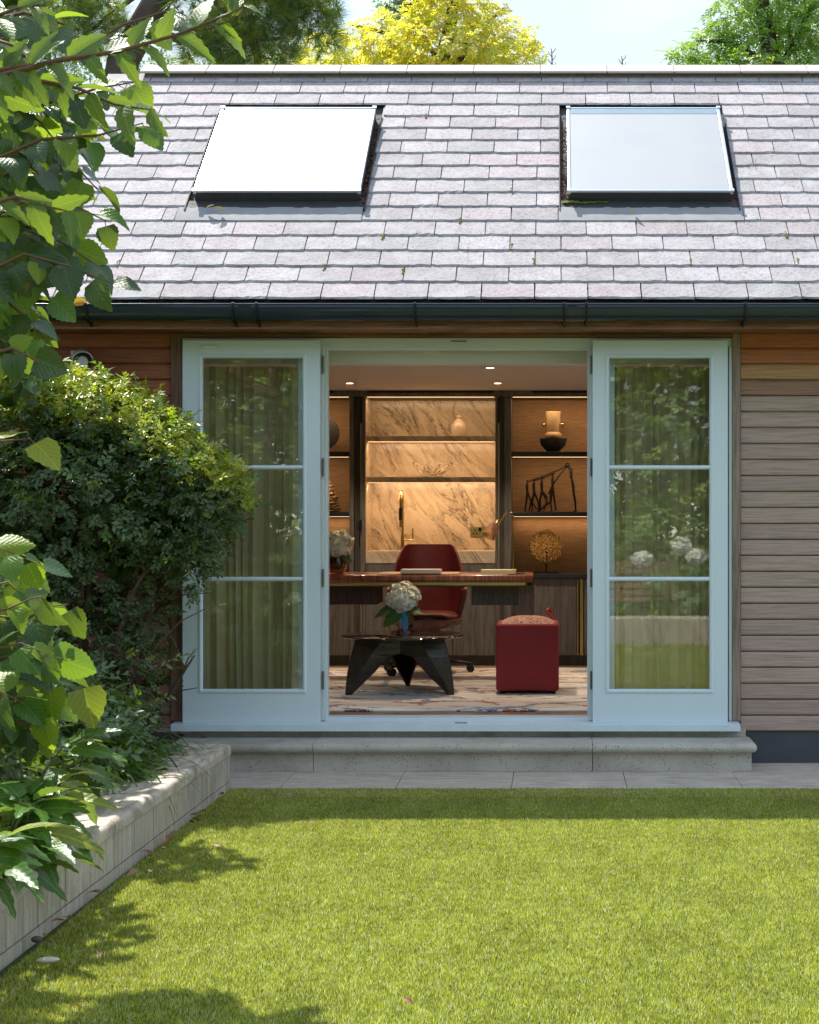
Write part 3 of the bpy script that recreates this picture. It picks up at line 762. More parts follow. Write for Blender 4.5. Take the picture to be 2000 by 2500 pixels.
for (nm, X1, d) in DLS:
    x = X(zx(X1), d)
    t = thing('downlight', (x, d, 2.41), {1027: 'small lit ceiling spotlight nearest the doorway on the right', 1073: 'small lit ceiling spotlight above the right niche edge, close to the shelves', 182: 'small lit ceiling spotlight on the left side of the room'}[X1], 'spotlight', 'round ceiling spotlights')
    MB().lathe([(.026, -.001), (.042, -.004), (.044, 0)], (x, d, 2.41), 20).build('trim_ring', dl_ring, t)
    MB().lathe([(.0001, -.003), (.025, -.003), (.026, 0)], (x, d, 2.41), 20).build('bulb', dl_em, t)
    sp = bpy.data.lights.new('downlight_lamp', 'SPOT'); sp.energy = 24; sp.spot_size = R(95); sp.spot_blend = .7; sp.color = (1, .76, .52); sp.shadow_soft_size = .03
    so = bpy.data.objects.new('downlight_lamp', sp); COL.objects.link(so); so.location = (x, d, 2.40)
for (xx, d) in ((-2.9, 11), (1.4, 11)):  # two unseen spots without fittings, one to either side of the doorway view
    sp = bpy.data.lights.new('downlight_lamp', 'SPOT'); sp.energy = 24; sp.spot_size = R(95); sp.spot_blend = .7; sp.color = (1, .76, .52); sp.shadow_soft_size = .03
    so = bpy.data.objects.new('downlight_lamp', sp); COL.objects.link(so); so.location = (xx, d, 2.40)
MB().box(X(1036, 9.62), X(1072, 9.62), 9.600, 9.624, Z(858.5, 9.61), Z(850, 9.61)).build('alarm_contact', plain('bright_white_plastic', (.85, .85, .88), .35, var=.01), ce)

# rug
s = NT('rug_wool'); v0 = s.coord('World')
base = s.ramp(s.noise(s.coord('World', (2.2, 9, 1)), 2.4, 5), [(.3, (.80, .77, .72)), (.7, (.88, .86, .82))])
col = s.mix(base, (.52, .34, .20), s.math('MULTIPLY', s.ramp(s.noise(s.coord('World', (.8, 2.4, 1)), 1.3, 3), [(.45, 0), (.62, 1)]), .55))
col = s.mix(col, (.45, .50, .60), s.math('MULTIPLY', s.ramp(s.noise(s.coord('World', (.7, 3.4, 1), (0, 0, .15)), 1.7, 3), [(.50, 0), (.62, 1)]), .55))
for (ang, sc1, freq, dist, wd, c, th) in ((.35, (1, 1, 1), 3.0, 1.0, .030, (.03, .05, .12), .45), (-.5, (1, 1, 1), 2.2, 1.7, .035, (.06, .16, .34), .47), (.75, (1, 1, 1), 1.8, 1.5, .030, (.33, .03, .03), .50), (1.25, (1, 1, 1), 1.3, 2.2, .045, (.30, .03, .035), .53), (1.75, (1, 1, 1), 1.1, 2.0, .05, (.04, .11, .26), .54), (-.12, (1, 1, 1), 4.5, .8, .03, (.12, .07, .06), .5)):
    vv = s.coord('World', sc1, (0, 0, ang)); sxyz = s.n('ShaderNodeSeparateXYZ'); s.l(vv, sxyz.inputs[0])
    wv = s.noise(s.coord('World', (1, 1, 1), (0, 0, ang*2+1)), 1.1, 4, .55)
    t = s.math('FRACT', s.math('ADD', s.math('MULTIPLY', sxyz.outputs['Y'], freq), s.math('MULTIPLY', wv, dist*2.2)))
    w_ = s.math('ABSOLUTE', s.math('SUBTRACT', t, .5))
    lw = s.math('MULTIPLY', s.ramp(s.noise(s.coord('World', (1.3, 1.3, 1), (0, 0, ang)), 2.1, 3), [(th, 0), (th+.12, 1)]), wd*2.5)
    msk = s.math('LESS_THAN', w_, lw)
    brk = s.ramp(s.noise(v0, 42, 3), [(.36, 0), (.44, 1)])
    col = s.mix(col, c, s.math('MULTIPLY', s.math('MULTIPLY', msk, brk), .92))
s.col(col); s.b.inputs['Roughness'].default_value = .95; s.b.inputs['Sheen Weight'].default_value = .3
s.bump(s.noise(v0, 260, 3), .5, .003); M['rug'] = s.m
rg = MB().rbox(-3.2, 1.9, 9.84, 12.60, FZ+.0005, FZ+.014, .006, 2).build('rug', M['rug'])
tag(rg, 'cream rug with blue and red streaks on the floor of the room', 'rug')

# curtains behind the side windows
s = NT('curtain_cloth'); v = s.coord('World', (120, 120, 120))
s.col(s.mix((.86, .82, .62), (.76, .71, .52), s.noise(v, 2, 3))); s.b.inputs['Roughness'].default_value = .9
tr = s.n('ShaderNodeBsdfTranslucent'); tr.inputs[0].default_value = (.8, .74, .5, 1); m = s.n('ShaderNodeMixShader'); m.inputs[0].default_value = .35
s.l(s.b.outputs[0], m.inputs[1]); s.l(tr.outputs[0], m.inputs[2]); s.l(m.outputs[0], s.out.inputs[0]); M['curtain'] = s.m
def curtain(x0, x1, seed, label):
    r = random.Random(seed); n = 220; b = MB(); ph = 0; pts = []
    for i in range(n+1):
        ph += (2*math.pi/ (n/ ((x1-x0)/.058))) * (1+.5*math.sin(i*.09+seed))
        pts.append((x0+(x1-x0)*i/n + .008*math.sin(ph*2), 9.68 + .030*math.sin(ph) + .008*math.sin(ph*.37)))
    zz = (.262, .9, 1.6, 2.30)
    for dy in (0, .003):
        for z_ in zz:
            for (xx, yy) in pts: b.v.append((xx + (.004*math.sin(z_*2+xx*9)), yy+dy, z_))
    m = n+1
    for L_ in (0, 4):
        for j in range(3):
            for i in range(n): b.f.append(((L_+j)*m+i, (L_+j)*m+i+1, (L_+j+1)*m+i+1, (L_+j+1)*m+i))
    b.sm = [True]*len(b.f)
    tag(b.build('curtain', M['curtain']), label, 'curtain', 'curtains hanging inside the glazed doors')
curtain(-2.15, jl0-.01, 1, 'pleated olive curtain behind the left hand open door')
curtain(jr1+.01, 1.02, 5, 'pleated olive curtain behind the right hand open door')

# ------------------------------------------------------------------ fitted wall unit
DC, DB = 12.90, 13.34
def c_(X1): return X(zx(X1), DC)
def cz(Y1): return Z(zy1(Y1), DC)
def cz2(Y2): return Z(zy2(Y2), DC)
M['oak'] = vwood('smoked_oak', (.15, .142, .138), .5)
M['oak2'] = vwood('dark_oak', (.085, .078, .075), .5)
M['shelf'] = plain('dark_shelf', (.022, .026, .034), .35, var=.2)
M['brass'] = plain('brushed_brass', (.52, .40, .18), .32, metal=.9, var=.15)
s = NT('grasscloth'); n = s.noise(s.coord('World', (6, 1, 190)), 1.6, 5, .65); n2 = s.noise(s.coord('World', (260, 1, 260)), 1, 2)
s.col(s.mix((.44, .27, .14), (.26, .15, .075), s.ramp(n, [(.38, 0), (.62, 1)]))); s.b.inputs['Roughness'].default_value = .8; s.bump(s.math('ADD', n, n2), .4, .002); M['cloth'] = s.m
def marble(name, base, vein, v2):
    s = NT(name); v = s.coord('World', (1, 1, 1), (0, R(-52), 0))
    m1 = s.n('ShaderNodeMapping'); s.l(v, m1.inputs[0]); m1.inputs['Scale'].default_value = (1.0, 1.0, 3.8)
    w1 = s.noise(m1.outputs[0], 1.25, 9, .62, .9); w2 = s.noise(m1.outputs[0], 3.1, 8, .66, .6); w3 = s.noise(m1.outputs[0], 7, 6, .6, .4)
    def line(w, c0, wd): return s.ramp(s.math('ABSOLUTE', s.math('SUBTRACT', w, c0)), [(0, 1), (wd, 0)])
    msk = s.ramp(s.noise(s.coord('World'), 2.2, 3), [(.36, .15), (.6, 1)])
    col = s.mix(base, tuple(x*.8 for x in base), s.ramp(w2, [(.4, 0), (.6, 1)]))
    col = s.mix(col, v2, s.math('MULTIPLY', line(w1, .52, .055), .55))
    col = s.mix(col, vein, s.math('MULTIPLY', s.math('MULTIPLY', line(w1, .50, .014), msk), .9))
    col = s.mix(col, vein, s.math('MULTIPLY', s.math('MULTIPLY', line(w2, .50, .012), msk), .65))
    col = s.mix(col, vein, s.math('MULTIPLY', s.math('MULTIPLY', line(w3, .5, .02), msk), .25))
    s.col(col); s.b.inputs['Roughness'].default_value = .22; return s.m
M['marble'] = marble('warm_marble', (.68, .56, .41), (.09, .06, .045), (.36, .27, .19))
UN = thing('wall_unit', (c_(668), 13.1, FZ), 'dark wood wall unit with lit shelves and a marble bar niche', 'wall unit')
top = cz(378)
for (a, b_) in ((180, 207), (245, 277.5), (1058.5, 1088), (1112, 1155)):
    MB().box(c_(a), c_(b_), DC, DB, FZ, cz(414)).build('upright', M['oak'], UN, bevel=.003)
MB().box(c_(207.2), c_(244.8), DC+.06, DB, FZ, cz(414)).build('door_pocket', M['oak2'], UN)
MB().box(c_(1088.2), c_(1111.8), DC+.04, DB, FZ, cz(414)).build('door_pocket', M['oak2'], UN)
MB().box(c_(247), c_(252), DC-.006, DC-.0005, FZ+.1, cz(576)).build('brass_edge', M['brass'], UN)
MB().box(c_(1076), c_(1081), DC-.006, DC-.0005, cz(1480), cz(576)).build('brass_edge', M['brass'], UN)
for (a, b_, y0, y1) in ((246, 262, 418, 574), (1072, 1087, 418, 572), (234, 255, 1157, 1225)):
    MB().box(c_(a), c_(b_), DC-.022, DC-.007, cz(y1), cz(y0)).build('pull_handle', M['hopper'], UN, bevel=.003)
MB().box(-3.6, 2.6, DC-.004, DB, cz(414)+.001, 2.409).build('top_rail', M['oak'], UN)
for (a, b_) in ((-200, 85), (287, 1050), (1278, 1800)):
    MB().box(c_(a), c_(b_), DC-.010, DC-.0045, cz(392), cz(379)).build('vent_slot', M['hopper'], UN)
# bays
for (x0, x1) in ((-3.55, c_(180)), (c_(1155), 2.55)):
    MB().box(x0, x1, DB-.02, DB, FZ, cz(414)).build('back_panel', M['cloth'], UN)
    for (ya, yb) in ((745, 776), (1109, 1135)):
        MB().box(x0, x1-.0005, DC+.01, DB-.021, cz(yb), cz(ya)).build('shelf', M['shelf'], UN, bevel=.002)
    MB().box(x0, x1-.0005, DC-.03, DB-.021, cz(1508), cz(1481)).build('worktop', M['shelf'], UN, bevel=.002)
# base cupboards
bz0, bz1 = cz2(789), cz(1509)
def front(x0, x1, z1=bz1, dd=0): MB().box(x0+.0015, x1-.0015, DC+dd, DC+.02+dd, bz0, z1-.003).build('cupboard_door', M['oak'], UN, bevel=.001)
front(c_(1290), c_(1548)); front(c_(1592), c_(1850)); front(c_(1852), 2.55)
front(c_(-300), c_(-60)); front(c_(-58), c_(178))
front(c_(279), c_(540), cz(1420)); front(c_(542), c_(800), cz(1420)); front(c_(802), c_(1056), cz(1420))
MB().box(-3.55, 2.55, DC+.022, DB-.022, FZ+.1, bz1-.004).build('carcass', M['oak2'], UN)
MB().box(-3.6, 2.6, DC+.03, DC+.05, FZ, bz0-.001).build('plinth', M['oak2'], UN)
for X1 in (1552, 1570, 1581): MB().box(c_(X1), c_(X1+(9 if X1 == 1570 else 5)), DC-.008, DC+.01, bz0, bz1-.006).build('brass_strip', M['brass'], UN)
# marble niche
nx0, nx1 = c_(278), c_(1058)
MB().box(nx0, nx1, DB+.02, DB+.04, cz(1343), cz(414)).build('marble_back', M['marble'], UN)
MB().box(nx0-.012, nx0, DC+.01, DB+.04, cz(1343), cz(416)).build('marble_cheek', M['marble'], UN)
MB().box(nx1, nx1+.012, DC+.01, DB+.04, cz(1343), cz(416)).build('marble_cheek', M['marble'], UN)
for (ya, yb) in ((648, 682), (896, 930)):
    MB().box(nx0+.001, nx1-.001, DC+.06, DB+.019, cz(yb), cz(ya)).build('marble_shelf', M['marble'], UN, bevel=.002)
MB().box(nx0, nx1, DC-.005, DB+.04, cz(1418), cz(1343)).build('marble_worktop', M['marble'], UN, bevel=.003)
led = emit('led_strip', (1, .62, .30), .5)
def ledline(x0, x1, d, z, watts, sy=.05, tilt=12):
    MB().box(x0+.01, x1-.01, d, d+.010, z-.004, z-.001).build('led_strip', led, UN)
    a = bpy.data.lights.new('shelf_light', 'AREA'); a.shape = 'RECTANGLE'; a.size = x1-x0-.04; a.size_y = .02; a.energy = watts; a.color = (1, .65, .36)
    o = bpy.data.objects.new('shelf_light', a); COL.objects.link(o); o.location = ((x0+x1)/2, d+.03, z-.010); o.rotation_euler = (R(tilt), 0, 0)
W_ = .50
for (x0, x1) in ((-2.4, c_(180)), (c_(1155), 1.4)):
    k = (x1-x0)
    ledline(x0, x1, DC+.03, cz(414), W_*k*1.5, tilt=15); ledline(x0, x1, DC+.03, cz(776), W_*k*1.3, tilt=15); ledline(x0, x1, DB-.12, cz(1135), W_*k*.6, tilt=0)
ledline(nx0, nx1, DC+.03, cz(414), W_*1.1, tilt=25); ledline(nx0, nx1, DC+.09, cz(682), W_*1.9, tilt=20); ledline(nx0, nx1, DC+.09, cz(930), W_*2.5, tilt=25)

# ------------------------------------------------------------------ things on the shelves
def shelfthing(name, X1, Yb, d, label, cat, group=None): return thing(name, (X(zx(X1), d), d, Z(zy1(Yb), d)), label, cat, group)
px_m = .4058
M['clay'] = plain('amber_stone', (.62, .43, .24), .45, var=.3, vscale=25)
M['bowlstone'] = plain('dark_stone', (.06, .055, .055), .6, var=.3, vscale=50)
M['gold'] = plain('polished_gold', (.75, .50, .20), .15, metal=1, var=.05)
M['bronze'] = plain('black_bronze', (.025, .018, .015), .38, metal=.5, var=.4, vscale=60)
M['coral'] = plain('gilded_coral', (.92, .55, .18), .4, metal=.1, var=.3, vscale=90)
d = 13.10; u = px_m*d/F      # metres per crop unit at this depth
zb = cz(745)
o = thing('stacked_vase', (X(zx(1407), d), d, zb), 'sculptural vase of amber block on dark bowl with two gold spheres', 'vase')
cx, cy = o.location.x, d
MB().lathe([(.028, 0), (.05, .008), (75*u, 45*u), (83*u, 84*u), (80*u, 84*u), (60*u, 40*u), (.02, .02)], (cx, cy, zb), 32).build('bowl', M['bowlstone'], o)
MB().lathe([(30*u, 78*u), (46*u, 88*u), (50*u, 104*u), (46*u, 116*u), (34*u, 124*u), (.001, 124*u)], (cx, cy, zb), 28).build('neck', M['clay'], o)
MB().lathe([(34*u, 122*u), (37*u, 128*u), (47*u, 244*u), (45*u, 246*u), (40*u, 240*u), (30*u, 150*u)], (cx, cy, zb), 28).build('body', M['clay'], o)
for sg in (-1, 1): MB().ball((cx+sg*53*u, cy-.01, zb+166*u), 13.5*u, 10).build('gold_sphere', M['gold'], o)
zb = cz(1109)
o = thing('figure_sculpture', (X(zx(1390), d), d, zb), 'black bronze sculpture of thin linked figures reaching upward', 'sculpture')
def S(X1, Y1, dy=0): return (X(zx(X1), d), d+dy, Z(zy1(Y1), DC)+0)
b = MB()
def limb(pts, r): b.tube([S(*p) for p in pts], [q*1.0 for q in r], 8)
fg = [(1252, 920, 985), (1292, 912, 985), (1340, 895, 980), (1405, 870, 960)]
for i, (hx_, hy, hip) in enumerate(fg):
    b.ball(S(hx_, hy), .010+.002*i, 6)
    limb([(hx_, hy+8), (hx_-3, (hy+hip)/2), (hx_, hip), ], [.006, .012, .010])
    limb([(hx_, hip), (hx_-6-3*i, hip+55), (hx_-15+2*i, 1104)], [.010, .008, .005])
    limb([(hx_, hip), (hx_+22+3*i, hip+62), (hx_+(10+22*(i % 2)), 1104)] if i < 3 else [(hx_, hip), (hx_+8, 1030), (hx_+20, 1104)], [.010, .008, .005])
    b.ball(S(hx_-14+2*i, 1103), .008, 5, 1.6, 1, .5)
limb([(1252, 925), (1300, 905), (1340, 893), (1400, 868), (1450, 848), (1492, 820)], [.006, .007, .006, .008, .006, .006])
limb([(1290, 918), (1345, 902), (1405, 878)], [.005, .006, .005])
limb([(1380, 1000), (1405, 940), (1440, 890), (1490, 828)], [.007, .008, .006, .006])
limb([(1340, 980), (1365, 1010), (1390, 1050), (1340, 1090), (1310, 1104)], [.008, .008, .006, .006, .005])
limb([(1290, 1000), (1275, 1040), (1300, 1080), (1330, 1104)], [.007, .007, .006, .005])
limb([(1400, 985), (1395, 1040), (1350, 1075), (1320, 1100)], [.006, .007, .006, .006])
b.ball(S(1492, 822), .019, 7)
limb([(1492, 820), (1520, 850), (1518, 900), (1527, 950), (1530, 990), (1540, 1050), (1543, 1104)], [.008, .009, .009, .012, .010, .009, .006])
limb([(1492, 825), (1508, 860), (1513, 905)], [.006, .006, .008])
b.ball(S(1538, 1103), .011, 5, 1.8, 1, .4)
b.box(X(zx(1236), d), X(zx(1552), d), d-.02, d+.02, zb-.001, zb+.003)
b.build('figures', M['bronze'], o)
zb = cz(1481)
o = thing('coral_sculpture', (X(zx(1365), d), d, zb), 'round golden openwork coral sculpture on a thin black stand', 'sculpture')
cx = o.location.x
st = MB(); st.box(cx-75*u, cx+73*u, d-.05, d+.05, zb, zb+.010); st.tube([(cx, d, zb+.01), (cx, d, zb+.20)], .006, 8); st.build('stand', M['bronze'], o)
b = MB(); rr = random.Random(4); Rb = 98*u; czc = Z(zy1(1312), d)
for i in range(210):
    zf = 1-2*(i+.5)/210; th = i*2.39996; q_ = math.sqrt(1-zf*zf)
    n_ = Vector((q_*math.cos(th), q_*math.sin(th)*.75, zf)); c0 = Vector((cx, d, czc)) + n_*Rb*rr.uniform(.82, 1.0)
    n_ = (n_ + Vector((rr.uniform(-.6, .6), rr.uniform(-.6, .6), rr.uniform(-.6, .6)))).normalized()
    if n_.y > .5: n_.y *= -1
    a1 = n_.orthogonal().normalized(); a2 = n_.cross(a1); r0 = rr.uniform(.010, .015); tr_ = .0028; ns = 9; vs = []
    for k in range(ns):
        w = 2*math.pi*k/ns; e = a1*math.cos(w)+a2*math.sin(w)
        for j in range(4):
            w2 = math.pi/2*j; vs.append(c0 + e*(r0+tr_*math.cos(w2)) + n_*tr_*1.6*math.sin(w2))
    b.add(vs, [(k*4+j, k*4+(j+1) % 4, ((k+1) % ns)*4+(j+1) % 4, ((k+1) % ns)*4+j) for k in range(ns) for j in range(4)], True)
for i in range(16):
    a_ = rr.uniform(0, 6.28); q_ = rr.uniform(.2, .9)*Rb
    b.tube([(cx, d, czc-Rb*1.15), (cx+q_*.4*math.cos(a_), d+q_*.3*math.sin(a_), czc-Rb*.5), (cx+q_*math.cos(a_), d+q_*.7*math.sin(a_), czc+rr.uniform(-.4, .5)*Rb)], .0022, 5)
b.build('rings', M['coral'], o)
# left bay
zb = cz(1109); xb_ = X(zx(78), d)
o = thing('shell_stack', (xb_, d, zb), 'stack of ruffled golden shells on the left shelf', 'sculpture')
b = MB(); zc = zb
for i, (r_, h_) in enumerate(((42, 16), (44, 15), (42, 14), (40, 18), (34, 20), (38, 14), (28, 22), (20, 24), (14, 22), (9, 20))):
    n = 22; off = (rr.uniform(-5, 5)-3*i*.6)*u; ring = []
    for (q_, zq) in ((.75, 0), (1.12, .55), (1.0, .8), (.7, 1)):
        for k in range(n):
            w = 2*math.pi*k/n; rad = r_*u*q_*(1+.10*math.sin(5*w+i)); ring.append((xb_+off+rad*math.cos(w), d+rad*math.sin(w)*.8, zc+zq*h_*u+.004*math.sin(4*w+i*2)))
    b.add(ring, [(j*n+k, j*n+(k+1) % n, (j+1)*n+(k+1) % n, (j+1)*n+k) for j in range(3) for k in range(n)], True)
    zc += h_*u
b.build('shells', plain('gilded_shell', (.48, .30, .14), .4, metal=.3, var=.4, vscale=40), o)
o = thing('disc_ornament', (X(zx(20), d), d, cz(745)), 'dark round disc ornament half hidden at the left shelf edge', 'ornament')
b = MB().lathe([(.0001, -.012), (.10, -.010), (.135, 0), (.10, .010), (.0001, .012)], (0, 0, 0), 30)
b.v = [(o.location.x + v_[0], d+v_[2], cz(745)+.155+v_[1]) for v_ in b.v]; b.box(o.location.x-.05, o.location.x+.05, d-.03, d+.03, cz(745), cz(745)+.022); b.build('disc', M['bowlstone'], o)
# niche
s = NT('clear_glass'); s.b.inputs['Transmission Weight'].default_value = 1; s.b.inputs['Roughness'].default_value = .02; s.b.inputs['IOR'].default_value = 1.46; s.col((.98, .98, .97)); M['glass'] = s.m
s = NT('amber_glass'); s.b.inputs['Transmission Weight'].default_value = .92; s.b.inputs['Roughness'].default_value = .06; s.b.inputs['IOR'].default_value = 1.45; s.col((.86, .66, .50)); M['amberglass'] = s.m
d2 = 13.14; u2 = px_m*d2/F; zb = cz(648)
o = thing('pale_jar', (X(zx(839), d2), d2, zb), 'round pale stone jar with a small stopper on the upper marble shelf', 'jar')
cx = o.location.x
MB().lathe([(30*u2, 0), (44*u2, 8*u2), (50*u2, 42*u2), (44*u2, 74*u2), (24*u2, 98*u2), (13*u2, 106*u2), (12*u2, 112*u2)], (cx, d2, zb), 28).build('body', plain('pale_onyx', (.66, .52, .38), .2, var=.2, vscale=22), o)
MB().lathe([(13*u2, 110*u2), (17*u2, 114*u2), (17*u2, 124*u2), (10*u2, 130*u2), (.0001, 131*u2)], (cx, d2, zb), 20).build('stopper', plain('onyx_stopper', (.60, .45, .32), .25), o)
zb = cz(896)
o = thing('glass_bowl', (X(zx(681), d2), d2, zb), 'wide cut glass bowl on the lower marble shelf', 'bowl')
cx = o.location.x; b = MB(); n = 36; prf = [(.03, .001), (55, 14), (88, 40), (112, 72), (121, 88), (114, 88), (100, 66), (76, 38), (44, 18), (.03, 14)]
for i, (r_, z_) in enumerate(prf):
    for k in range(n):
        w = 2*math.pi*k/n; f = 1 + (.06*(1 if (k+i) % 2 else -1) if i in (1, 2, 3) else 0) + (.05*math.sin(9*w) if i in (4, 5) else 0)
        b.v.append((cx+r_*u2*f*math.cos(w), d2+r_*u2*f*.7*math.sin(w), zb+z_*u2+(.006*math.sin(9*w) if i in (4, 5) else 0)))
b.f = [(i*n+k, i*n+(k+1) % n, (i+1)*n+(k+1) % n, (i+1)*n+k) for i in range(len(prf)-1) for k in range(n)]; b.sm = [False]*len(b.f)
b.build('bowl', M['glass'], o)
# tap
dt = 13.12; zt_ = cz(1343)
o = thing('bar_tap', (X(zx(500), dt), dt, zt_), 'tall brass swan neck tap on the marble worktop', 'tap')
xt = o.location.x; r_ = .011; ztop = Z(zy1(975), dt)
MB().tube([(xt, dt, zt_), (xt, dt, ztop-.10)] + [(xt, dt-.075+.075*math.cos(R(a)), ztop-.10+.085*math.sin(R(a))) for a in range(15, 181, 15)] + [(xt-.002, dt-.15, ztop-.30)], r_, 12).build('spout', M['gold'], o)
MB().tube([(xt-.002, dt-.15, Z(zy1(1085), dt)), (xt-.002, dt-.15, Z(zy1(1158), dt))], .0135, 12).build('spray_grip', M['hopper'], o)
MB().tube([(xt, dt, zt_), (xt, dt, Z(zy1(1248), dt))], .016, 12).build('base', M['gold'], o)
zh = Z(zy1(1278), dt); xh = X(zx(566), dt)
MB().tube([(xt, dt, zh), (xh, dt, zh)], .008, 10).tube([(xh-.004, dt, zh-.006), (xh-.006, dt, Z(zy1(1208), dt))], .006, 10).build('lever', M['gold'], o)
# socket
zs0, zs1 = Z(zy1(1258), DB), Z(zy1(1198), DB); xs0, xs1 = X(zx(907), DB), X(zx(1026), DB)
o = thing('power_socket', ((xs0+xs1)/2, DB+.02, (zs0+zs1)/2), 'brass double power socket on the marble splashback', 'socket')
MB().box(xs0, xs1, DB+.009, DB+.0195, zs0, zs1).build('plate', plain('antique_brass', (.30, .27, .12), .35, metal=.6), o, bevel=.002)
bk = MB()
for sx_ in (xs0+.040, xs1-.045):
    bk.box(sx_-.005, sx_+.005, DB+.006, DB+.0088, zs0+.045, zs0+.062)
    bk.box(sx_-.018, sx_-.008, DB+.006, DB+.0088, zs0+.018, zs0+.034); bk.box(sx_+.008, sx_+.018, DB+.006, DB+.0088, zs0+.018, zs0+.034)
bk.build('pin_holes', M['hopper'], o)
for sx_ in (xs0+.078, xs1-.080): MB().box(sx_-.009, sx_+.009, DB+.004, DB+.0088, zs1-.034, zs1-.008).build('rocker', M['hopper'], o)

# ------------------------------------------------------------------ desk
DD = 11.40; dz1 = Z(zy1(1487), DD); dz0 = Z(zy1(1531), DD); dzb = Z(zy1(1552), DD)
dx1 = X(zx(1285), DD); dx0 = -2.75
s = NT('striped_rosewood'); n = s.noise(s.coord('World', (75, 2, 2)), 1.3, 5, .65); n_b = s.noise(s.coord('World', (20, 2, 2)), 1.3, 3)
s.col(s.mix((.30, .085, .045), (.075, .022, .018), s.ramp(s.math('ADD', s.math('MULTIPLY', n, .7), s.math('MULTIPLY', n_b, .3)), [(.40, 0), (.58, 1)]))); s.b.inputs['Roughness'].default_value = .28; s.b.inputs['Coat Weight'].default_value = .4; M['rosewood'] = s.m
DK = thing('desk', ((dx0+dx1)/2, DD+.3, FZ), 'long rosewood desk with brass edged top and dark drawers', 'desk')
MB().rbox(dx0, dx1, DD, DD+.62, dz0, dz1, .012, 3).build('desk_top', M['rosewood'], DK)
MB().prism([(dx0+.03, DD+.012), (X(zx(1240), DD), DD+.012), (X(zx(1252), DD), DD+.03), (X(zx(1252), DD), DD+.60), (dx0+.03, DD+.60)], 2, dzb, dz0-.001).build('brass_edge', M['brass'], DK, bevel=.004)
MB().box(dx0+.06, dx1-.004, DD+.035, DD+.59, dzb-.010, dzb-.001).build('subframe', M['oak2'], DK)
dd = 11.56
MB().box(X(zx(1198), dd), X(zx(1291), dd), dd, dd+.42, FZ+.014, dzb-.011).build('leg', vwood('grey_oak', (.20, .16, .15)), DK, bevel=.002)
MB().box(dx0+.1, dx0+.2, dd, dd+.42, FZ+.014, dzb-.011).build('leg', vwood('grey_oak_b', (.20, .16, .15)), DK, bevel=.002)
MB().box(X(zx(915), dd), X(zx(1197), dd), dd, dd+.42, Z(zy2(487), dd), dzb-.011).build('drawer', M['oak2'], DK, bevel=.003)
MB().box(-2.5, X(zx(345), dd), dd, dd+.42, Z(zy2(485), dd), dzb-.011).build('drawer', vwood('reddish_oak', (.06, .028, .026)), DK, bevel=.006)
# things on the desk
o = MB().box(X(zx(372), 11.75), X(zx(846), 11.75), 11.47, 11.86, dz1+.0005, dz1+.006).build('desk_pad', plain('tan_leather', (.40, .25, .15), .5, var=.15), None, .002); tag(o, 'flat tan leather desk pad under the grey box', 'desk pad')
o = MB().box(X(zx(488), 11.42), X(zx(727), 11.42), 11.415, 11.60, dz1+.007, Z(zy1(1455), 11.42)).build('document_box', plain('grey_shagreen', (.42, .41, .40), .5, var=.1, vscale=60, bump=.3), None, .003)
tag(o, 'low pale grey box standing at the front of the desk', 'box')
LP = thing('desk_lamp', (X(zx(1165), 11.5), 11.5, dz1), 'brass desk lamp with glass shade on a cream base block', 'lamp')
dl = 11.5
MB().box(X(zx(973), dl), X(zx(1184), dl), 11.44, 11.60, dz1, Z(zy1(1457), 11.44)).build('base_block', plain('cream_stone', (.55, .48, .30), .4, var=.1), LP, bevel=.002)
def L(X1, Y1, d_=dl+.03): return (X(zx(X1), d_), d_, Z(zy1(Y1), d_))
MB().tube([L(1168, 1457), L(1165, 1240)], .0065, 10).tube([L(1165, 1245), L(1162, 1112), L(1160, 1109), L(1128, 1109), L(1122, 1112), L(1070, 1195), L(1050, 1212)], .0032, 8).build('arm', M['gold'], LP)
A_, B_ = Vector(L(1062, 1180)), Vector(L(1010, 1262, dl-.02)); ax = (B_-A_).normalized(); q_ = ax.to_track_quat('Z', 'Y')
b = MB(); prf = [(.006, 0), (.026, .004), (.038, .02), (.050, .11), (.048, .11), (.036, .022), (.024, .008)]
b.lathe(prf, (0, 0, 0), 28); b.v = [tuple(A_ + q_ @ Vector(v_)) for v_ in b.v]; b.build('lamp_shade', M['amberglass'], LP)
b = MB().tube([tuple(A_ - ax*.03), tuple(A_ + ax*.055)], .011, 12); b.build('lamp_holder', M['gold'], LP)
pts = [L(1184, 1482), L(1215, 1472), L(1236, 1476), L(1225, 1487), L(1180, 1489), L(1140, 1486)]
MB().tube([(p[0], 11.43+.02*math.sin(i), p[2] if p[2] > dz1+.004 else dz1+.004) for i, p in enumerate(pts)], .003, 8).build('cord', M['hopper'], LP)

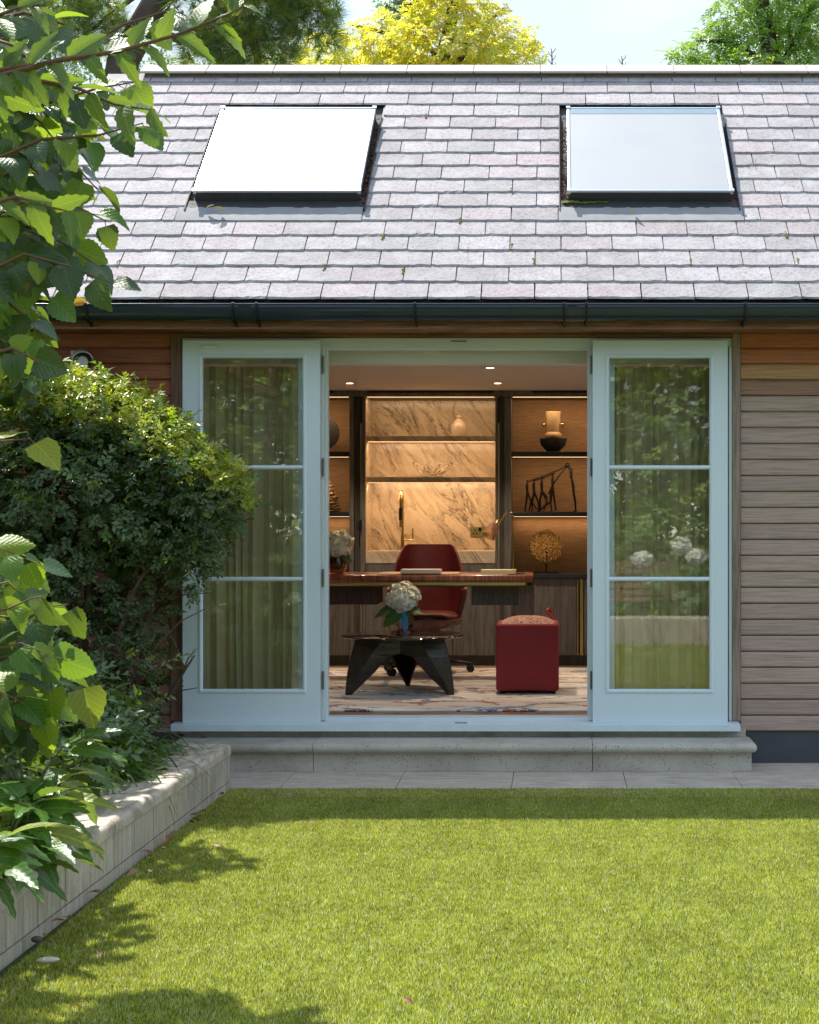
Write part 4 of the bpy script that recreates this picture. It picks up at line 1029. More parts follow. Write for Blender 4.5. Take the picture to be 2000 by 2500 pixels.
# hydrangea bouquets
s = NT('petal'); a = s.n('ShaderNodeAttribute'); a.attribute_name = 'Col'; s.l(a.outputs['Color'], s.b.inputs['Base Color']); s.b.inputs['Roughness'].default_value = .6
tr = s.n('ShaderNodeBsdfTranslucent'); s.l(a.outputs['Color'], tr.inputs['Color']); m = s.n('ShaderNodeMixShader'); m.inputs[0].default_value = .08
s.l(s.b.outputs[0], m.inputs[1]); s.l(tr.outputs[0], m.inputs[2]); s.l(m.outputs[0], s.out.inputs[0]); M['petal'] = s.m
def scatter(TV, TF, pos, Mx, scale, cols, mat, name, tcol=None):
    """many small copies of a template gathered in one mesh; Mx (n,3,3) columns = axes"""
    TV = np.asarray(TV, np.float32); TF = np.asarray(TF, np.int32); n = len(pos)
    V = np.einsum('nij,kj->nki', Mx, TV)*np.asarray(scale).reshape(-1, 1, 1) + np.asarray(pos)[:, None, :]
    Fc = TF[None] + (np.arange(n)*len(TV))[:, None, None]
    C_ = np.repeat(np.asarray(cols)[:, None, :], len(TV), 1)
    if tcol is not None: C_ = C_*np.asarray(tcol)[None, :, None]
    return npmesh(name, V.reshape(-1, 3), Fc.reshape(-1, TF.shape[1]), mat, colors=C_.reshape(-1, 3))
def frames(nrm, r, tip=None):
    """orthonormal frames with z = nrm and y towards tip"""
    nrm = nrm/np.linalg.norm(nrm, axis=1, keepdims=True)
    t = r.normal(size=nrm.shape) if tip is None else tip + r.normal(size=nrm.shape)*.15
    y = t - (t*nrm).sum(1, keepdims=True)*nrm; y /= np.linalg.norm(y, axis=1, keepdims=True)+1e-9
    x = np.cross(y, nrm); return np.stack([x, y, nrm], 2)
FV, FF = [], []
for k in range(4):
    a = k*math.pi/2; c, s_ = math.cos(a), math.sin(a); b0 = len(FV)
    for (p, q_, z_) in ((0, 0, 0), (.42, -.42, .16), (1, 0, .10), (.42, .42, .16)): FV.append((c*p-s_*q_, s_*p+c*q_, z_))
    FF.append((b0, b0+1, b0+2, b0+3))
def bloom(c, rx, rz, n, seed, parent, name='flower_head', fs=.0165):
    r = np.random.default_rng(seed); u_ = r.normal(size=(n, 3)); u_ /= np.linalg.norm(u_, axis=1, keepdims=True)
    lump = 1 + .09*np.sin(u_[:, 0]*6+seed)*np.sin(u_[:, 2]*5) ; rad = r.uniform(.80, 1.03, n)*lump
    taper = np.where(u_[:, 2] < 0, 1-.12*np.abs(u_[:, 2]), 1-.18*u_[:, 2])
    pos = np.stack([u_[:, 0]*rx*rad*taper, u_[:, 1]*rx*rad*taper, u_[:, 2]*rz*rad], 1) + np.array(c)
    nrm = u_ + r.normal(size=u_.shape)*.35
    t = np.clip(.3+.6*u_[:, 2] + r.normal(size=n)*.25, 0, 1)[:, None]
    cols = (1-t)*np.array([.95, .92, .92]) + t*np.array([.86, .86, .62]); cols *= r.uniform(.85, 1.05, (n, 1))
    me = scatter(FV, FF, pos - np.array(wloc(parent)), frames(nrm, r), fs*r.uniform(.75, 1.2, n), np.clip(cols, 0, .93), M['petal'], name)
    o = bpy.data.objects.new(name, me); COL.objects.link(o); o.parent = parent
    return o
def leafV(n=8, wide=.42, fold=.12, droop=.25, heart=0, tipk=1.0):
    """a leaf along +Y, unit long, folded on its midrib and drooping towards the tip; with UV"""
    V, UV, Fc = [], [], []
    for i in range(n+1):
        t = i/n
        w = wide*math.sin(math.pi*min(1, t**(.72 if not heart else .5)*1.0))**(.8)*(1-.25*t) if i not in (0, n) else 0
        if heart and 0 < i < n: w = wide*(max(0, 1-((t-.30)/.70)**1.75) if t > .30 else math.sqrt(max(0, 1-((.30-t)/.33)**2)))
        jag = (.026 if i % 2 else -.014)*(1 if 0 < i < n else 0)
        z0 = -droop*t*t
        yoff = -.10*heart*(1-t*4) if heart and t < .25 else 0
        V += [(-w-jag, t+yoff*(1 if i else 0), z0+fold*w), (-w*.5, t, z0+fold*w*.55), (0, t, z0), (w*.5, t, z0+fold*w*.55), (w+jag, t+yoff*(1 if i else 0), z0+fold*w)]
        UV += [(.5-w, t), (.5-w*.5, t), (.5, t), (.5+w*.5, t), (.5+w, t)]
    for i in range(n):
        for k in range(4): Fc.append((i*5+k, i*5+k+1, (i+1)*5+k+1, (i+1)*5+k))
    return V, Fc, UV
M['hleaf'] = leafmat('hydrangea_leaf', (.035, .10, .020), (.07, .17, .03), .4, .15, veins=7)
def leafmesh(name, mat, **k):
    V, Fc, UV = leafV(**k); return npmesh(name, V, Fc, mat, smooth=True, uv=UV)
def aim(direction, up=(0, 0, 1), roll=0):
    y = Vector(direction).normalized(); z = Vector(up) - y*Vector(up).dot(y)
    if z.length < 1e-4: z = Vector((0, -1, 0)) - y*Vector((0, -1, 0)).dot(y)
    z.normalize(); x = y.cross(z); m = Matrix((x, y, z)).transposed()
    return (m @ Matrix.Rotation(roll, 3, 'Y')).to_euler()
tcx, tcy, tz = X(983, 10.85), 10.85, .629
vd = 10.80; vx = X(zx(514), vd)
VS = thing('glass_vase', (vx, vd, tz+.006), 'faceted clear glass vase with a painted blue reflection inside, on the coffee table', 'vase')
n = 6; prf = [(.056, 0), (.056, .010), (.040, .175), (.036, .175), (.046, .028), (.001, .026)]
b = MB().lathe(prf, (vx, vd, tz+.006), 7, False); b.build('vase_body', M['glass'], VS)
bb = MB().prism([(vx-.006, tz+.030), (vx+.002, tz+.008), (vx+.018, tz+.06), (vx+.024, tz+.12), (vx+.012, tz+.172), (vx-.020, tz+.168), (vx-.022, tz+.11)], 1, vd-.030, vd-.010)
bb.build('blue_reflection', plain('blue_reflection_paint', (.01, .28, .95), .12, var=.1), VS)  # solid blue wedge painted in for the blue light reflected in the vase
HY = thing('hydrangea_bouquet', (vx-.01, vd, tz+.15), 'white hydrangea bloom with green leaves in the clear glass vase', 'flowers', 'hydrangea bouquets in the room')
MB().tube([(vx, vd, tz+.04), (vx-.004, vd, tz+.2)], .005, 6).build('stem', plain('green_stem', (.06, .12, .02), .5), HY)
bloom((X(zx(506), vd), vd, Z(zy2(440), vd)), .110, .102, 1150, 3, HY)
hl = leafmesh('leaf', M['hleaf'], n=8, wide=.30, fold=.25, droop=.28)
for (x0, y0, x1, y1, L_, rl) in ((470, 500, 330, 532, .17, .3), (490, 505, 392, 615, .17, -.5), (545, 505, 626, 520, .10, -.2), (530, 520, 566, 568, .09, .5)):
    p0 = Vector((X(zx(x0), vd), vd-.03, Z(zy2(y0), vd))); p1 = Vector((X(zx(x1), vd), vd-.06, Z(zy2(y1), vd)))
    put('leaf', hl, HY, p0, aim(p1-p0, (0, -.8, .6), rl), [(p1-p0).length*1.02]*3)
# bowl vase on the desk at the left
bd_ = 11.62; bx = X(zx(108), bd_)
VB = thing('round_vase', (bx, bd_, dz1), 'round smoky brown glass vase at the left of the desk', 'vase')
prf = [(.03, .001), (.05, .004), (.072, .05), (.075, .075), (.062, .118), (.058, .118), (.070, .076), (.066, .05), (.045, .010), (.001, .008)]
s = NT('smoky_glass'); s.b.inputs['Transmission Weight'].default_value = .95; s.b.inputs['Roughness'].default_value = .03; s.col((.55, .36, .28)); M['smoky'] = s.m
MB().lathe(prf, (bx, bd_, dz1+.001), 32).build('vase_body', M['smoky'], VB)
HB = thing('hydrangea_bouquet', (X(zx(120), bd_), bd_, dz1+.12), 'white hydrangea bloom in the smoky round vase beside the left door jamb', 'flowers', 'hydrangea bouquets in the room')
bloom((X(zx(118), bd_), bd_, Z(zy1(1305), bd_)), .100, .102, 1000, 8, HB)
for (dx_, dz_, L_) in ((-.07, -.11, .10), (.02, -.12, .09), (.08, -.07, .09), (-.03, -.14, .08)):
    p0 = Vector((X(zx(112), bd_)+dx_*.3, bd_-.03, dz1+.155)); put('leaf', hl, HB, p0, aim((dx_, -.04, dz_), (0, -1, .3)), [L_*1.2]*3)

# ------------------------------------------------------------------ coffee table
CT = thing('coffee_table', (tcx, tcy, FZ), 'round dark glass coffee table on a three legged sculptural base', 'coffee table')
s = NT('smoked_table_glass'); s.col((.010, .010, .013)); s.b.inputs['Roughness'].default_value = .04; s.b.inputs['Coat Weight'].default_value = .6; M['tableglass'] = s.m
MB().lathe([(.0001, 0), (.402, 0), (.407, .004), (.407, .009), (.402, .013), (.0001, .013)], (tcx, tcy, tz-.007), 72).build('table_top', M['tableglass'], CT)
lt = plain('dark_cast_bronze', (.055, .046, .043), .30, metal=.35, var=.5, vscale=22, bump=.25, bscale=120)
ztp, zft = tz-.008, FZ+.016
Os = [(0, .325), (.15, .345), (.35, .368), (.6, .388), (.8, .398), (1, .404)]
Rs_ = [(0, .100, .165), (.15, .150, .185), (.35, .200, .205), (.6, .255, .205), (.8, .298, .205), (1, .330, .200)]
Es = [(.0, 0, .150), (.28, 0, .150), (.33, .080, .158), (.6, .165, .168), (.8, .240, .175), (1, .318, .186)]
ts = [0, .1, .2, .28, .33, .42, .5, .6, .7, .8, .9, 1]
def li(tab, t, j):
    for a, c in zip(tab[:-1], tab[1:]):
        if t <= c[0]: f = (t-a[0])/(c[0]-a[0]); return a[j]+(c[j]-a[j])*f
    return tab[-1][j]
for g_ in range(3):
    b = MB(); rt = Matrix.Rotation(R(120*g_), 3, 'Z')
    for t in ts:
        z_ = ztp+(zft-ztp)*t; ro = li(Os, t, 1)
        Ol = (-ro*math.cos(R(30)), -ro*math.sin(R(30))); Rl = (-li(Rs_, t, 1), -li(Rs_, t, 2)); El = (-li(Es, t, 1), -li(Es, t, 2))
        for p in (Ol, Rl, El, (-El[0], El[1]), (-Rl[0], Rl[1]), (-Ol[0], Ol[1])):
            v_ = rt @ Vector((p[0], p[1], 0)); b.v.append((tcx+v_.x, tcy+v_.y, z_))
    for i in range(len(ts)-1):
        for k in (0, 1, 3, 4): b.f.append((i*6+k, i*6+k+1, (i+1)*6+k+1, (i+1)*6+k))
    b.sm = [False]*len(b.f)
    o = b.build('leg', lt, CT)
    so_ = o.modifiers.new('s', 'SOLIDIFY'); so_.thickness = .014; so_.offset = 0
    bv = o.modifiers.new('b', 'BEVEL'); bv.width = .003; bv.segments = 2; bv.angle_limit = R(25)

# ------------------------------------------------------------------ ottoman
oy = 10.70; ox0, ox1 = X(zx(1062), oy), X(zx(1441), oy)
OT = thing('ottoman', ((ox0+ox1)/2, oy+.21, FZ+.014), 'tall square dark red ottoman with a patterned cushion top', 'ottoman')
redm = plain('burgundy_suede', (.25, .020, .028), .75, var=.16, vscale=9, bump=.15, bscale=300)
zt2 = Z(zy2(600), oy)
MB().rbox(ox0, ox1, oy, oy+.42, FZ+.034, zt2, .018, 4).build('body', redm, OT)
s = NT('boucle'); n = s.noise(s.coord('World'), 120, 4, .7, .4); s.col(s.mix((.20, .02, .02), (.66, .46, .40), s.ramp(n, [(.46, 0), (.54, 1)]))); s.b.inputs['Roughness'].default_value = .95; s.bump(n, .8, .004)
b = MB(); n = 14
for j in range(n+1):
    for i in range(n+1):
        a_, c = i/n, j/n; hh = (1-abs(2*a_-1)**3.2)*(1-abs(2*c-1)**3.2)
        b.v.append((ox0+.02+(ox1-ox0-.04)*a_, oy+.012+.396*c, zt2-.006+.048*hh))
b.f = [(j*(n+1)+i, j*(n+1)+i+1, (j+1)*(n+1)+i+1, (j+1)*(n+1)+i) for j in range(n) for i in range(n)]; b.sm = [True]*len(b.f)
b.build('cushion', s.m, OT)
MB().tube([(ox0+.004, oy+.03, zt2-.11), (ox0-.001, oy+.022, zt2-.03), (ox0+.012, oy+.016, zt2-.002)], .0028, 6).build('piping', plain('pink_piping', (.55, .28, .25), .7), OT)
for (xx, yy) in ((ox0+.04, oy+.04), (ox1-.04, oy+.04), (ox0+.04, oy+.38), (ox1-.04, oy+.38)):
    MB().lathe([(.018, 0), (.022, .021)], (xx, yy, FZ+.0145), 14).build('foot', M['hopper'], OT)
b = MB(); hx_ = X(zx(1392), oy+.38); pts = [(hx_+.02, oy+.38, zt2-.01), (hx_+.005, oy+.39, zt2+.045), (hx_-.012, oy+.39, zt2+.078), (hx_-.03, oy+.38, zt2+.070), (hx_-.022, oy+.37, zt2+.045), (hx_+.0, oy+.37, zt2+.040), (hx_+.024, oy+.36, zt2-.008)]
b.tube(pts, [.010, .011, .011, .010, .010, .012, .010], 8); b.build('carry_loop', plain('red_leather', (.28, .02, .02), .45), OT)

# ------------------------------------------------------------------ office chair
chx, chy = X(zx(640), 12.15), 12.18
CH = thing('office_chair', (chx, chy, FZ+.014), 'burgundy leather swivel chair behind the desk facing the doors', 'chair')
lea = plain('burgundy_leather', (.085, .010, .012), .36, var=.15, vscale=7, bump=.12, bscale=220)
b = MB(); n = 28; rows = 9
def shell(inner):
    out = []
    for j in range(rows+1):
        t = j/rows
        for i in range(n+1):
            th = R(-118 + 236*i/n); bk_ = max(0, math.cos(th*.80))**1.2
            top_ = .925 + (1.205-.925)*min(1, max(0, (math.cos(th)-.35)/.42))**.7 if math.cos(th) > .35 else .925 - .05*(1-max(0, math.cos(th)/.35))
            z_ = .61 + (top_-.61)*t; k_ = 1-.13*max(0, (z_-.90)/.3)
            wid_ = (.30 - (.02 if inner else 0))*(.80+.20*min(1, (z_-.6)/.22)); dep = (.26 - (.02 if inner else 0))*(.85+.15*min(1, (z_-.6)/.2))
            sx_ = math.copysign(abs(math.sin(th))**.72, math.sin(th))
            out.append((chx + wid_*k_*sx_, chy + .06 + dep*math.cos(th) + .10*max(0, z_-.8), z_))
    return out
vo = shell(False); vi = shell(True); m_ = n+1; base = len(vo)
fs = [(j*m_+i, j*m_+i+1, (j+1)*m_+i+1, (j+1)*m_+i) for j in range(rows) for i in range(n)]
fs += [(base+j*m_+i, base+(j+1)*m_+i, base+(j+1)*m_+i+1, base+j*m_+i+1) for j in range(rows) for i in range(n)]
fs += [(rows*m_+i, rows*m_+i+1, base+rows*m_+i+1, base+rows*m_+i) for i in range(n)]
fs += [(j*m_, (j+1)*m_, base+(j+1)*m_, base+j*m_) for j in range(rows)] + [(j*m_+n, base+j*m_+n, base+(j+1)*m_+n, (j+1)*m_+n) for j in range(rows)]
b.add(vo+vi, fs, True); b.build('back_shell', lea, CH)
b = MB(); prf = [(.0001, .135), (.20, .130), (.245, .112), (.258, .085), (.25, .06)]
b.lathe(prf, (chx, chy-.02, .58), 32, True, 1.0, .95); b.build('seat_cushion', lea, CH)
s = NT('ribbed_leather'); sx3 = s.n('ShaderNodeSeparateXYZ'); g_ = s.n('ShaderNodeNewGeometry'); s.l(g_.outputs['Position'], sx3.inputs[0])
w_ = s.math('SINE', s.math('MULTIPLY', sx3.outputs['X'], 520)); s.col(s.mix((.10, .035, .035), (.30, .14, .13), s.ramp(w_, [(.3, 0), (.8, 1)]))); s.bump(w_, .6, .003); s.b.inputs['Roughness'].default_value = .5
b = MB().lathe([(.0001, -.012), (.12, -.006), (.21, .022), (.262, .062), (.268, .075)], (chx, chy-.01, .585), 36, True, 1.06, 1.0); b.build('seat_shell', s.m, CH)
bl_ = M['hopper']
b = MB().box(chx-.12, chx+.10, chy-.1, chy+.1, .535, .573).tube([(chx+.08, chy-.08, .553), (chx+.22, chy-.1, .55)], .012, 8); b.rbox(chx+.15, chx+.24, chy-.125, chy-.08, .538, .566, .008, 2); b.build('tilt_mechanism', bl_, CH)
MB().tube([(chx, chy, .31), (chx, chy, .54)], .025, 14).build('gas_lift', bl_, CH)
for k in range(5):
    a = R(-78+72*k + 15); ex, ey = chx+.33*math.cos(a), chy+.33*math.sin(a)
    MB().tube([(chx, chy, .345), (chx+.2*math.cos(a), chy+.2*math.sin(a), .335), (ex, ey, .318)], [.024, .017, .012], 8).build('leg', bl_, CH)
    c = MB(); t_ = Vector((-math.sin(a), math.cos(a), 0))
    for sg in (-1, 1):
        p_ = Vector((ex, ey, FZ+.014+.028)); c.tube([tuple(p_+t_*.006*sg), tuple(p_+t_*.024*sg)], .028, 14)
    c.tube([(ex, ey, FZ+.05), (ex, ey, .325)], .009, 8); c.build('castor', bl_, CH)

# ------------------------------------------------------------------ security camera on the left cladding
cd = 9.38; u3 = cd/F
def K(px, py, dy=0): return (X(px, cd+dy), cd+dy, Z(py, cd+dy))
SC = thing('security_camera', K(200, 870), 'white bullet security camera on the red brown cladding above the shrub', 'camera')
wp = plain('camera_shell', (.60, .58, .58), .4, var=.06)
MB().rbox(X(176, cd), X(214, cd), cd-.03, cd+.008, Z(868, cd), Z(856, cd), .005, 2).tube([K(196, 866, -.02), K(200, 876, -.07)], .013, 10).build('bracket', wp, SC)
c0 = Vector(K(198, 877, -.02)); c1 = Vector(K(202, 884, -.22)); ax = (c1-c0).normalized(); q_ = ax.to_track_quat('Z', 'Y')
b = MB().lathe([(.0001, 0), (.045, .004), (.050, .02), (.050, .17), (.046, .182)], (0, 0, 0), 28); b.v = [tuple(c0+q_ @ Vector(v_)) for v_ in b.v]; b.build('barrel', wp, SC)
b = MB().lathe([(.0001, .178), (.020, .178), (.022, .184), (.031, .184), (.033, .178), (.046, .180), (.047, .185), (.0501, .183)], (0, 0, 0), 28); b.v = [tuple(c0+q_ @ Vector(v_)) for v_ in b.v]; b.build('lens', M['hopper'], SC)
b = MB().lathe([(.024, .1835), (.030, .1862), (.0305, .1845)], (0, 0, 0), 28); b.v = [tuple(c0+q_ @ Vector(v_)) for v_ in b.v]; b.build('lens_ring', wp, SC)
b = MB(); n = 12
for L_ in (-.01, .215):
    for rr_ in (.056, .060):
        for k in range(n+1):
            a = R(15+150*k/n); b.v.append(tuple(c0 + ax*L_ + Vector((math.cos(a)*rr_*1.05, 0, math.sin(a)*rr_))))
m_ = n+1
b.f = [(k, k+1, 2*m_+k+1, 2*m_+k) for k in range(n)] + [(m_+k, 3*m_+k, 3*m_+k+1, m_+k+1) for k in range(n)] + [(2*m_+k, 2*m_+k+1, 3*m_+k+1, 3*m_+k) for k in range(n)] + [(k, m_+k, m_+k+1, k+1) for k in range(n)] + [(0, 2*m_, 3*m_, m_), (n, m_+n, 3*m_+n, 2*m_+n)]
b.sm = [True]*len(b.f); b.build('sun_hood', wp, SC)

# ------------------------------------------------------------------ foliage tools
def sprig(nleaf=9, L_=.36, w=.13, spread=.9):
    """a shoot along +Y with leaves in opposite pairs and one at the tip: quads only"""
    V, Fc = [], []
    r = random.Random(nleaf)
    V += [(-.008, 0, 0), (.008, 0, 0), (.004, .9, 0), (-.004, .9, 0)]; Fc.append((0, 1, 2, 3))
    for i in range(nleaf):
        t = .12 + .85*i/(nleaf-1); side = 1 if i % 2 else -1
        a = 0 if i == nleaf-1 else side*(spread + r.uniform(-.25, .25)); el = r.uniform(-.3, .45)
        d_ = Vector((math.sin(a), math.cos(a), 0)); d_.z = el; d_.normalize()
        sd = d_.cross(Vector((0, 0, 1))).normalized(); up = sd.cross(d_)
        l_ = L_*r.uniform(.8, 1.15)*(1-.25*t); p = Vector((0, t*.9, 0)); b = len(V)
        V += [tuple(p), tuple(p+d_*l_*.5 - sd*w*.5*l_/L_ + up*.03), tuple(p+d_*l_*.55 - up*.015), tuple(p+d_*l_*.5 + sd*w*.5*l_/L_ + up*.03), tuple(p+d_*l_ - up*.10*l_)]
        Fc += [(b, b+1, b+4, b+2), (b, b+2, b+4, b+3)]
    return V, Fc
def lobes_points(lobes, n, r, shell=(.72, 1.04)):
    """points on the outer part of ellipsoid lobes (centre xyz, radii xyz), with their outward normals"""
    vol = np.array([(l[3]*l[4]*l[5])**(2/3) * (l[6] if len(l) > 6 else 1) for l in lobes]); k = r.choice(len(lobes), n, p=vol/vol.sum())
    Lb = np.array([l[:6] for l in lobes])[k]
    u_ = r.normal(size=(n, 3)); u_ /= np.linalg.norm(u_, axis=1, keepdims=True)
    ph = k*1.7
    lump = 1 + .14*np.sin(u_[:, 0]*5+ph)*np.sin(u_[:, 2]*6+ph) + .08*np.sin(u_[:, 0]*13+ph*2)*np.sin(u_[:, 2]*11)
    q = (r.uniform(shell[0]**3, shell[1]**3, n)**(1/3))*lump
    return Lb[:, :3] + u_*Lb[:, 3:]*q[:, None], u_, k
def foliage(name, lobes, n, scale, pal, mat, parent, seed, tmpl, shell=(.72, 1.04), upb=.35, droop=0, newgrowth=None, cond=None):
    r = np.random.default_rng(seed); pos, u_, k = lobes_points(lobes, n, r, shell)
    if cond is not None: ok = cond(pos); pos, u_, k = pos[ok], u_[ok], k[ok]; n = len(pos)
    nrm = u_*.5 + r.normal(size=u_.shape)*.45 + np.array([0, -.1, .75])
    tip = u_ + np.array([0, 0, upb-droop]) + r.normal(size=u_.shape)*.35
    pal = np.array(pal); cols = pal[r.integers(0, len(pal), n)]*r.uniform(.75, 1.25, (n, 1))
    if newgrowth is not None:
        f, cn = newgrowth; t = f(pos, u_, r)[:, None]; cols = cols*(1-t) + np.array(cn)*t*r.uniform(.8, 1.2, (n, 1))
    me = scatter(tmpl[0], tmpl[1], pos-np.array(wloc(parent)), frames(nrm, r, tip), scale*r.uniform(.7, 1.25, n), cols, mat, name)
    o = bpy.data.objects.new(name, me); COL.objects.link(o)
    if parent: o.parent = parent
    tag(o, kind='stuff'); return o
def W3(px, py, d): return (X(px, d), d, Z(py, d))
def lob(px, py, rx, ry, d, rd=None, k=1): 
    s_ = d/F; return (X(px, d), d, Z(py, d), rx*s_, (rd if rd else (rx+ry)/2*s_), ry*s_, k)
SP9 = sprig(9, .40, .22); SP7 = sprig(7, .42, .20)
M['shrubleaf'] = leafmat('shrub_leaf', (.03, .07, .02), (.02, .06, .01), .26, .34, attr='Col', spec=.35, tcol=(.35, .6, .03))
M['bark'] = plain('shrub_bark', (.10, .065, .042), .85, var=.4, vscale=40, bump=.4)

# ------------------------------------------------------------------ the big evergreen shrub
SH = thing('evergreen_shrub', (X(240, 8.75), 8.75, .2), 'large dark evergreen shrub with yellow green tips covering the left cladding', 'shrub')
lb = [lob(60, 1010, 175, 120, 8.75, .42), lob(250, 1045, 140, 105, 8.80, .36), lob(400, 1150, 120, 105, 8.75, .32), lob(500, 1215, 85, 95, 8.72, .24),
      lob(150, 1200, 230, 170, 8.70, .42), lob(360, 1280, 150, 90, 8.75, .3), lob(20, 1350, 130, 200, 8.75, .4), lob(470, 1330, 70, 60, 8.7, .16, .8), lob(465, 1405, 30, 38, 8.68, .08, .7),
      lob(170, 1430, 150, 100, 8.8, .3, .7), lob(330, 1480, 75, 85, 8.82, .18, .5), lob(320, 1600, 70, 100, 8.75, .18, .6), lob(190, 1640, 110, 150, 8.75, .3, .55), lob(60, 1600, 120, 160, 8.75, .3, .7), lob(345, 1715, 45, 40, 8.7, .14, .4), lob(250, 1770, 110, 60, 8.6, .2, .6)]
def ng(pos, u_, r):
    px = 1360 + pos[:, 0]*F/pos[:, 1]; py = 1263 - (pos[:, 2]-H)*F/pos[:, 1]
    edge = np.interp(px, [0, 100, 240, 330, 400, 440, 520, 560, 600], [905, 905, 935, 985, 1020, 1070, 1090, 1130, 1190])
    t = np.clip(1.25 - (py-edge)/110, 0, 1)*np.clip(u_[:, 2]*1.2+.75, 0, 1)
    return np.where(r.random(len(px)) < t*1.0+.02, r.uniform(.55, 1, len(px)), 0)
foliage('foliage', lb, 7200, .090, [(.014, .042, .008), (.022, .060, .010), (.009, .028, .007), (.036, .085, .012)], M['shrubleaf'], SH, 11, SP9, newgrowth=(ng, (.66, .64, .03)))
foliage('outer_shoots', lb, 900, .105, [(.03, .08, .012), (.05, .12, .018), (.10, .19, .02), (.02, .05, .01)], M['shrubleaf'], SH, 13, SP7, shell=(1.0, 1.22), upb=.8)
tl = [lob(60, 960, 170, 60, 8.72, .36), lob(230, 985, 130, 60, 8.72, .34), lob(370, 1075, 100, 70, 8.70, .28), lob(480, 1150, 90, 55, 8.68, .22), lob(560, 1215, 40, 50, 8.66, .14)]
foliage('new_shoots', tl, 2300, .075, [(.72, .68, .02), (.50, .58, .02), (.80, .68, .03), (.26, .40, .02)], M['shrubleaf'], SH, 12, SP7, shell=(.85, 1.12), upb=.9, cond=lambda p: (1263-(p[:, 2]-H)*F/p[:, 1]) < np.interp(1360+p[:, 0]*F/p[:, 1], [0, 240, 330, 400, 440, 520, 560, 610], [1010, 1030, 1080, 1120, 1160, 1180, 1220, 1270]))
b = MB(); r_ = random.Random(3)
stems = [((250, 1850), (270, 1600), (330, 1450), (400, 1300)), ((230, 1850), (330, 1560), (420, 1440), (470, 1340)), ((200, 1850), (200, 1600), (180, 1400), (150, 1150)), ((180, 1850), (120, 1550), (90, 1350), (60, 1050)),
         ((260, 1850), (300, 1650), (400, 1400), (540, 1230)), ((220, 1850), (210, 1500), (260, 1250), (260, 1060)), ((280, 1850), (320, 1700), (350, 1600), (400, 1560)), ((280, 1850), (350, 1760), (400, 1720), (470, 1600)), ((60, 1850), (60, 1500), (30, 1300), (20, 1000)), ((150, 1850), (150, 1600), (140, 1450), (220, 1150)), ((270, 1850), (330, 1480), (380, 1290), (430, 1100))]
for st in stems:
    dd_ = 8.75 + r_.uniform(-.12, .14); p = [W3(x+r_.uniform(-8, 8), y, dd_ + r_.uniform(-.06, .06)) for x, y in st]
    b.tube(p, [.020, .015, .011, .005], 7)
    for k in range(9):
        i = r_.randrange(1, 3); a, c = Vector(p[i]), Vector(p[i+1]); q_ = a.lerp(c, r_.random()); e = q_ + Vector((r_.uniform(-.25, .3), r_.uniform(-.2, .1), r_.uniform(.05, .35)))
        b.tube([tuple(q_), tuple(q_.lerp(e, .5)+Vector((0, 0, .03))), tuple(e)], [.006, .004, .002], 5)
b.build('stems', M['bark'], SH)
# loose shoots reaching out past the shrub
def shoot(pts, d, n, size, col, parent, mat, seed, thick=.0025):
    r = np.random.default_rng(seed); P_ = [Vector(W3(x, y, d)) for x, y in pts]; b = MB().tube([tuple(p) for p in P_], [thick*1.3]+[thick]*(len(P_)-2)+[thick*.5], 5); b.build('twig', plain('twig_green', (.14, .14, .03), .7), parent)
    segs = [(a, c) for a, c in zip(P_[:-1], P_[1:])]; pos, tip = [], []
    for i in range(n):
        t = (i+.5)/n*len(segs); k = min(int(t), len(segs)-1); a, c = segs[k]; p = a.lerp(c, t-k); dr = (c-a).normalized()
        sd = dr.cross(Vector((0, -1, .2))).normalized()*(1 if i % 2 else -1); pos.append(tuple(p)); tip.append(tuple(dr*.6+sd*.8+Vector((0, 0, -.1))))
    V = [(0, 0, 0), (-.2, .45, .06), (0, .5, 0), (.2, .45, .06), (0, 1, -.12)]; Fc = [(0, 1, 4, 2), (0, 2, 4, 3)]
    nr = np.tile([0, -.6, .8], (n, 1)) + r.normal(size=(n, 3))*.3
    me = scatter(V, Fc, np.array(pos)-np.array(wloc(parent)), frames(nr, r, np.array(tip)), size*r.uniform(.7, 1.2, n), np.array([col]*n)*r.uniform(.8, 1.2, (n, 1)), mat, 'shoot_leaves')
    o = bpy.data.objects.new('shoot_leaves', me); COL.objects.link(o); o.parent = parent
for i, (pts, n, sz, c) in enumerate((([(390, 1630), (430, 1605), (472, 1595)], 9, .045, (.16, .22, .04)), ([(500, 1105), (525, 1090), (545, 1080)], 8, .05, (.36, .30, .04)), ([(545, 1200), (585, 1190), (612, 1182)], 9, .05, (.30, .30, .05)),
        ([(345, 1725), (400, 1705), (418, 1700)], 8, .04, (.18, .22, .04)), ([(190, 920), (230, 915), (262, 912)], 9, .06, (.20, .26, .03)), ([(350, 985), (385, 965), (392, 960)], 8, .05, (.28, .32, .04)), ([(140, 900), (150, 885), (160, 880)], 8, .055, (.30, .32, .04)), ([(555, 1130), (580, 1118), (592, 1125)], 8, .05, (.24, .30, .04)),
        ([(455, 1380), (475, 1420), (485, 1450)], 10, .05, (.03, .07, .02)), ([(520, 1300), (545, 1340), (560, 1365)], 10, .05, (.03, .07, .02)), ([(270, 1330), (340, 1325), (430, 1322)], 12, .045, (.14, .22, .03)))):
    shoot(pts, 8.55, n, sz, c, SH, M['shrubleaf'], 40+i)

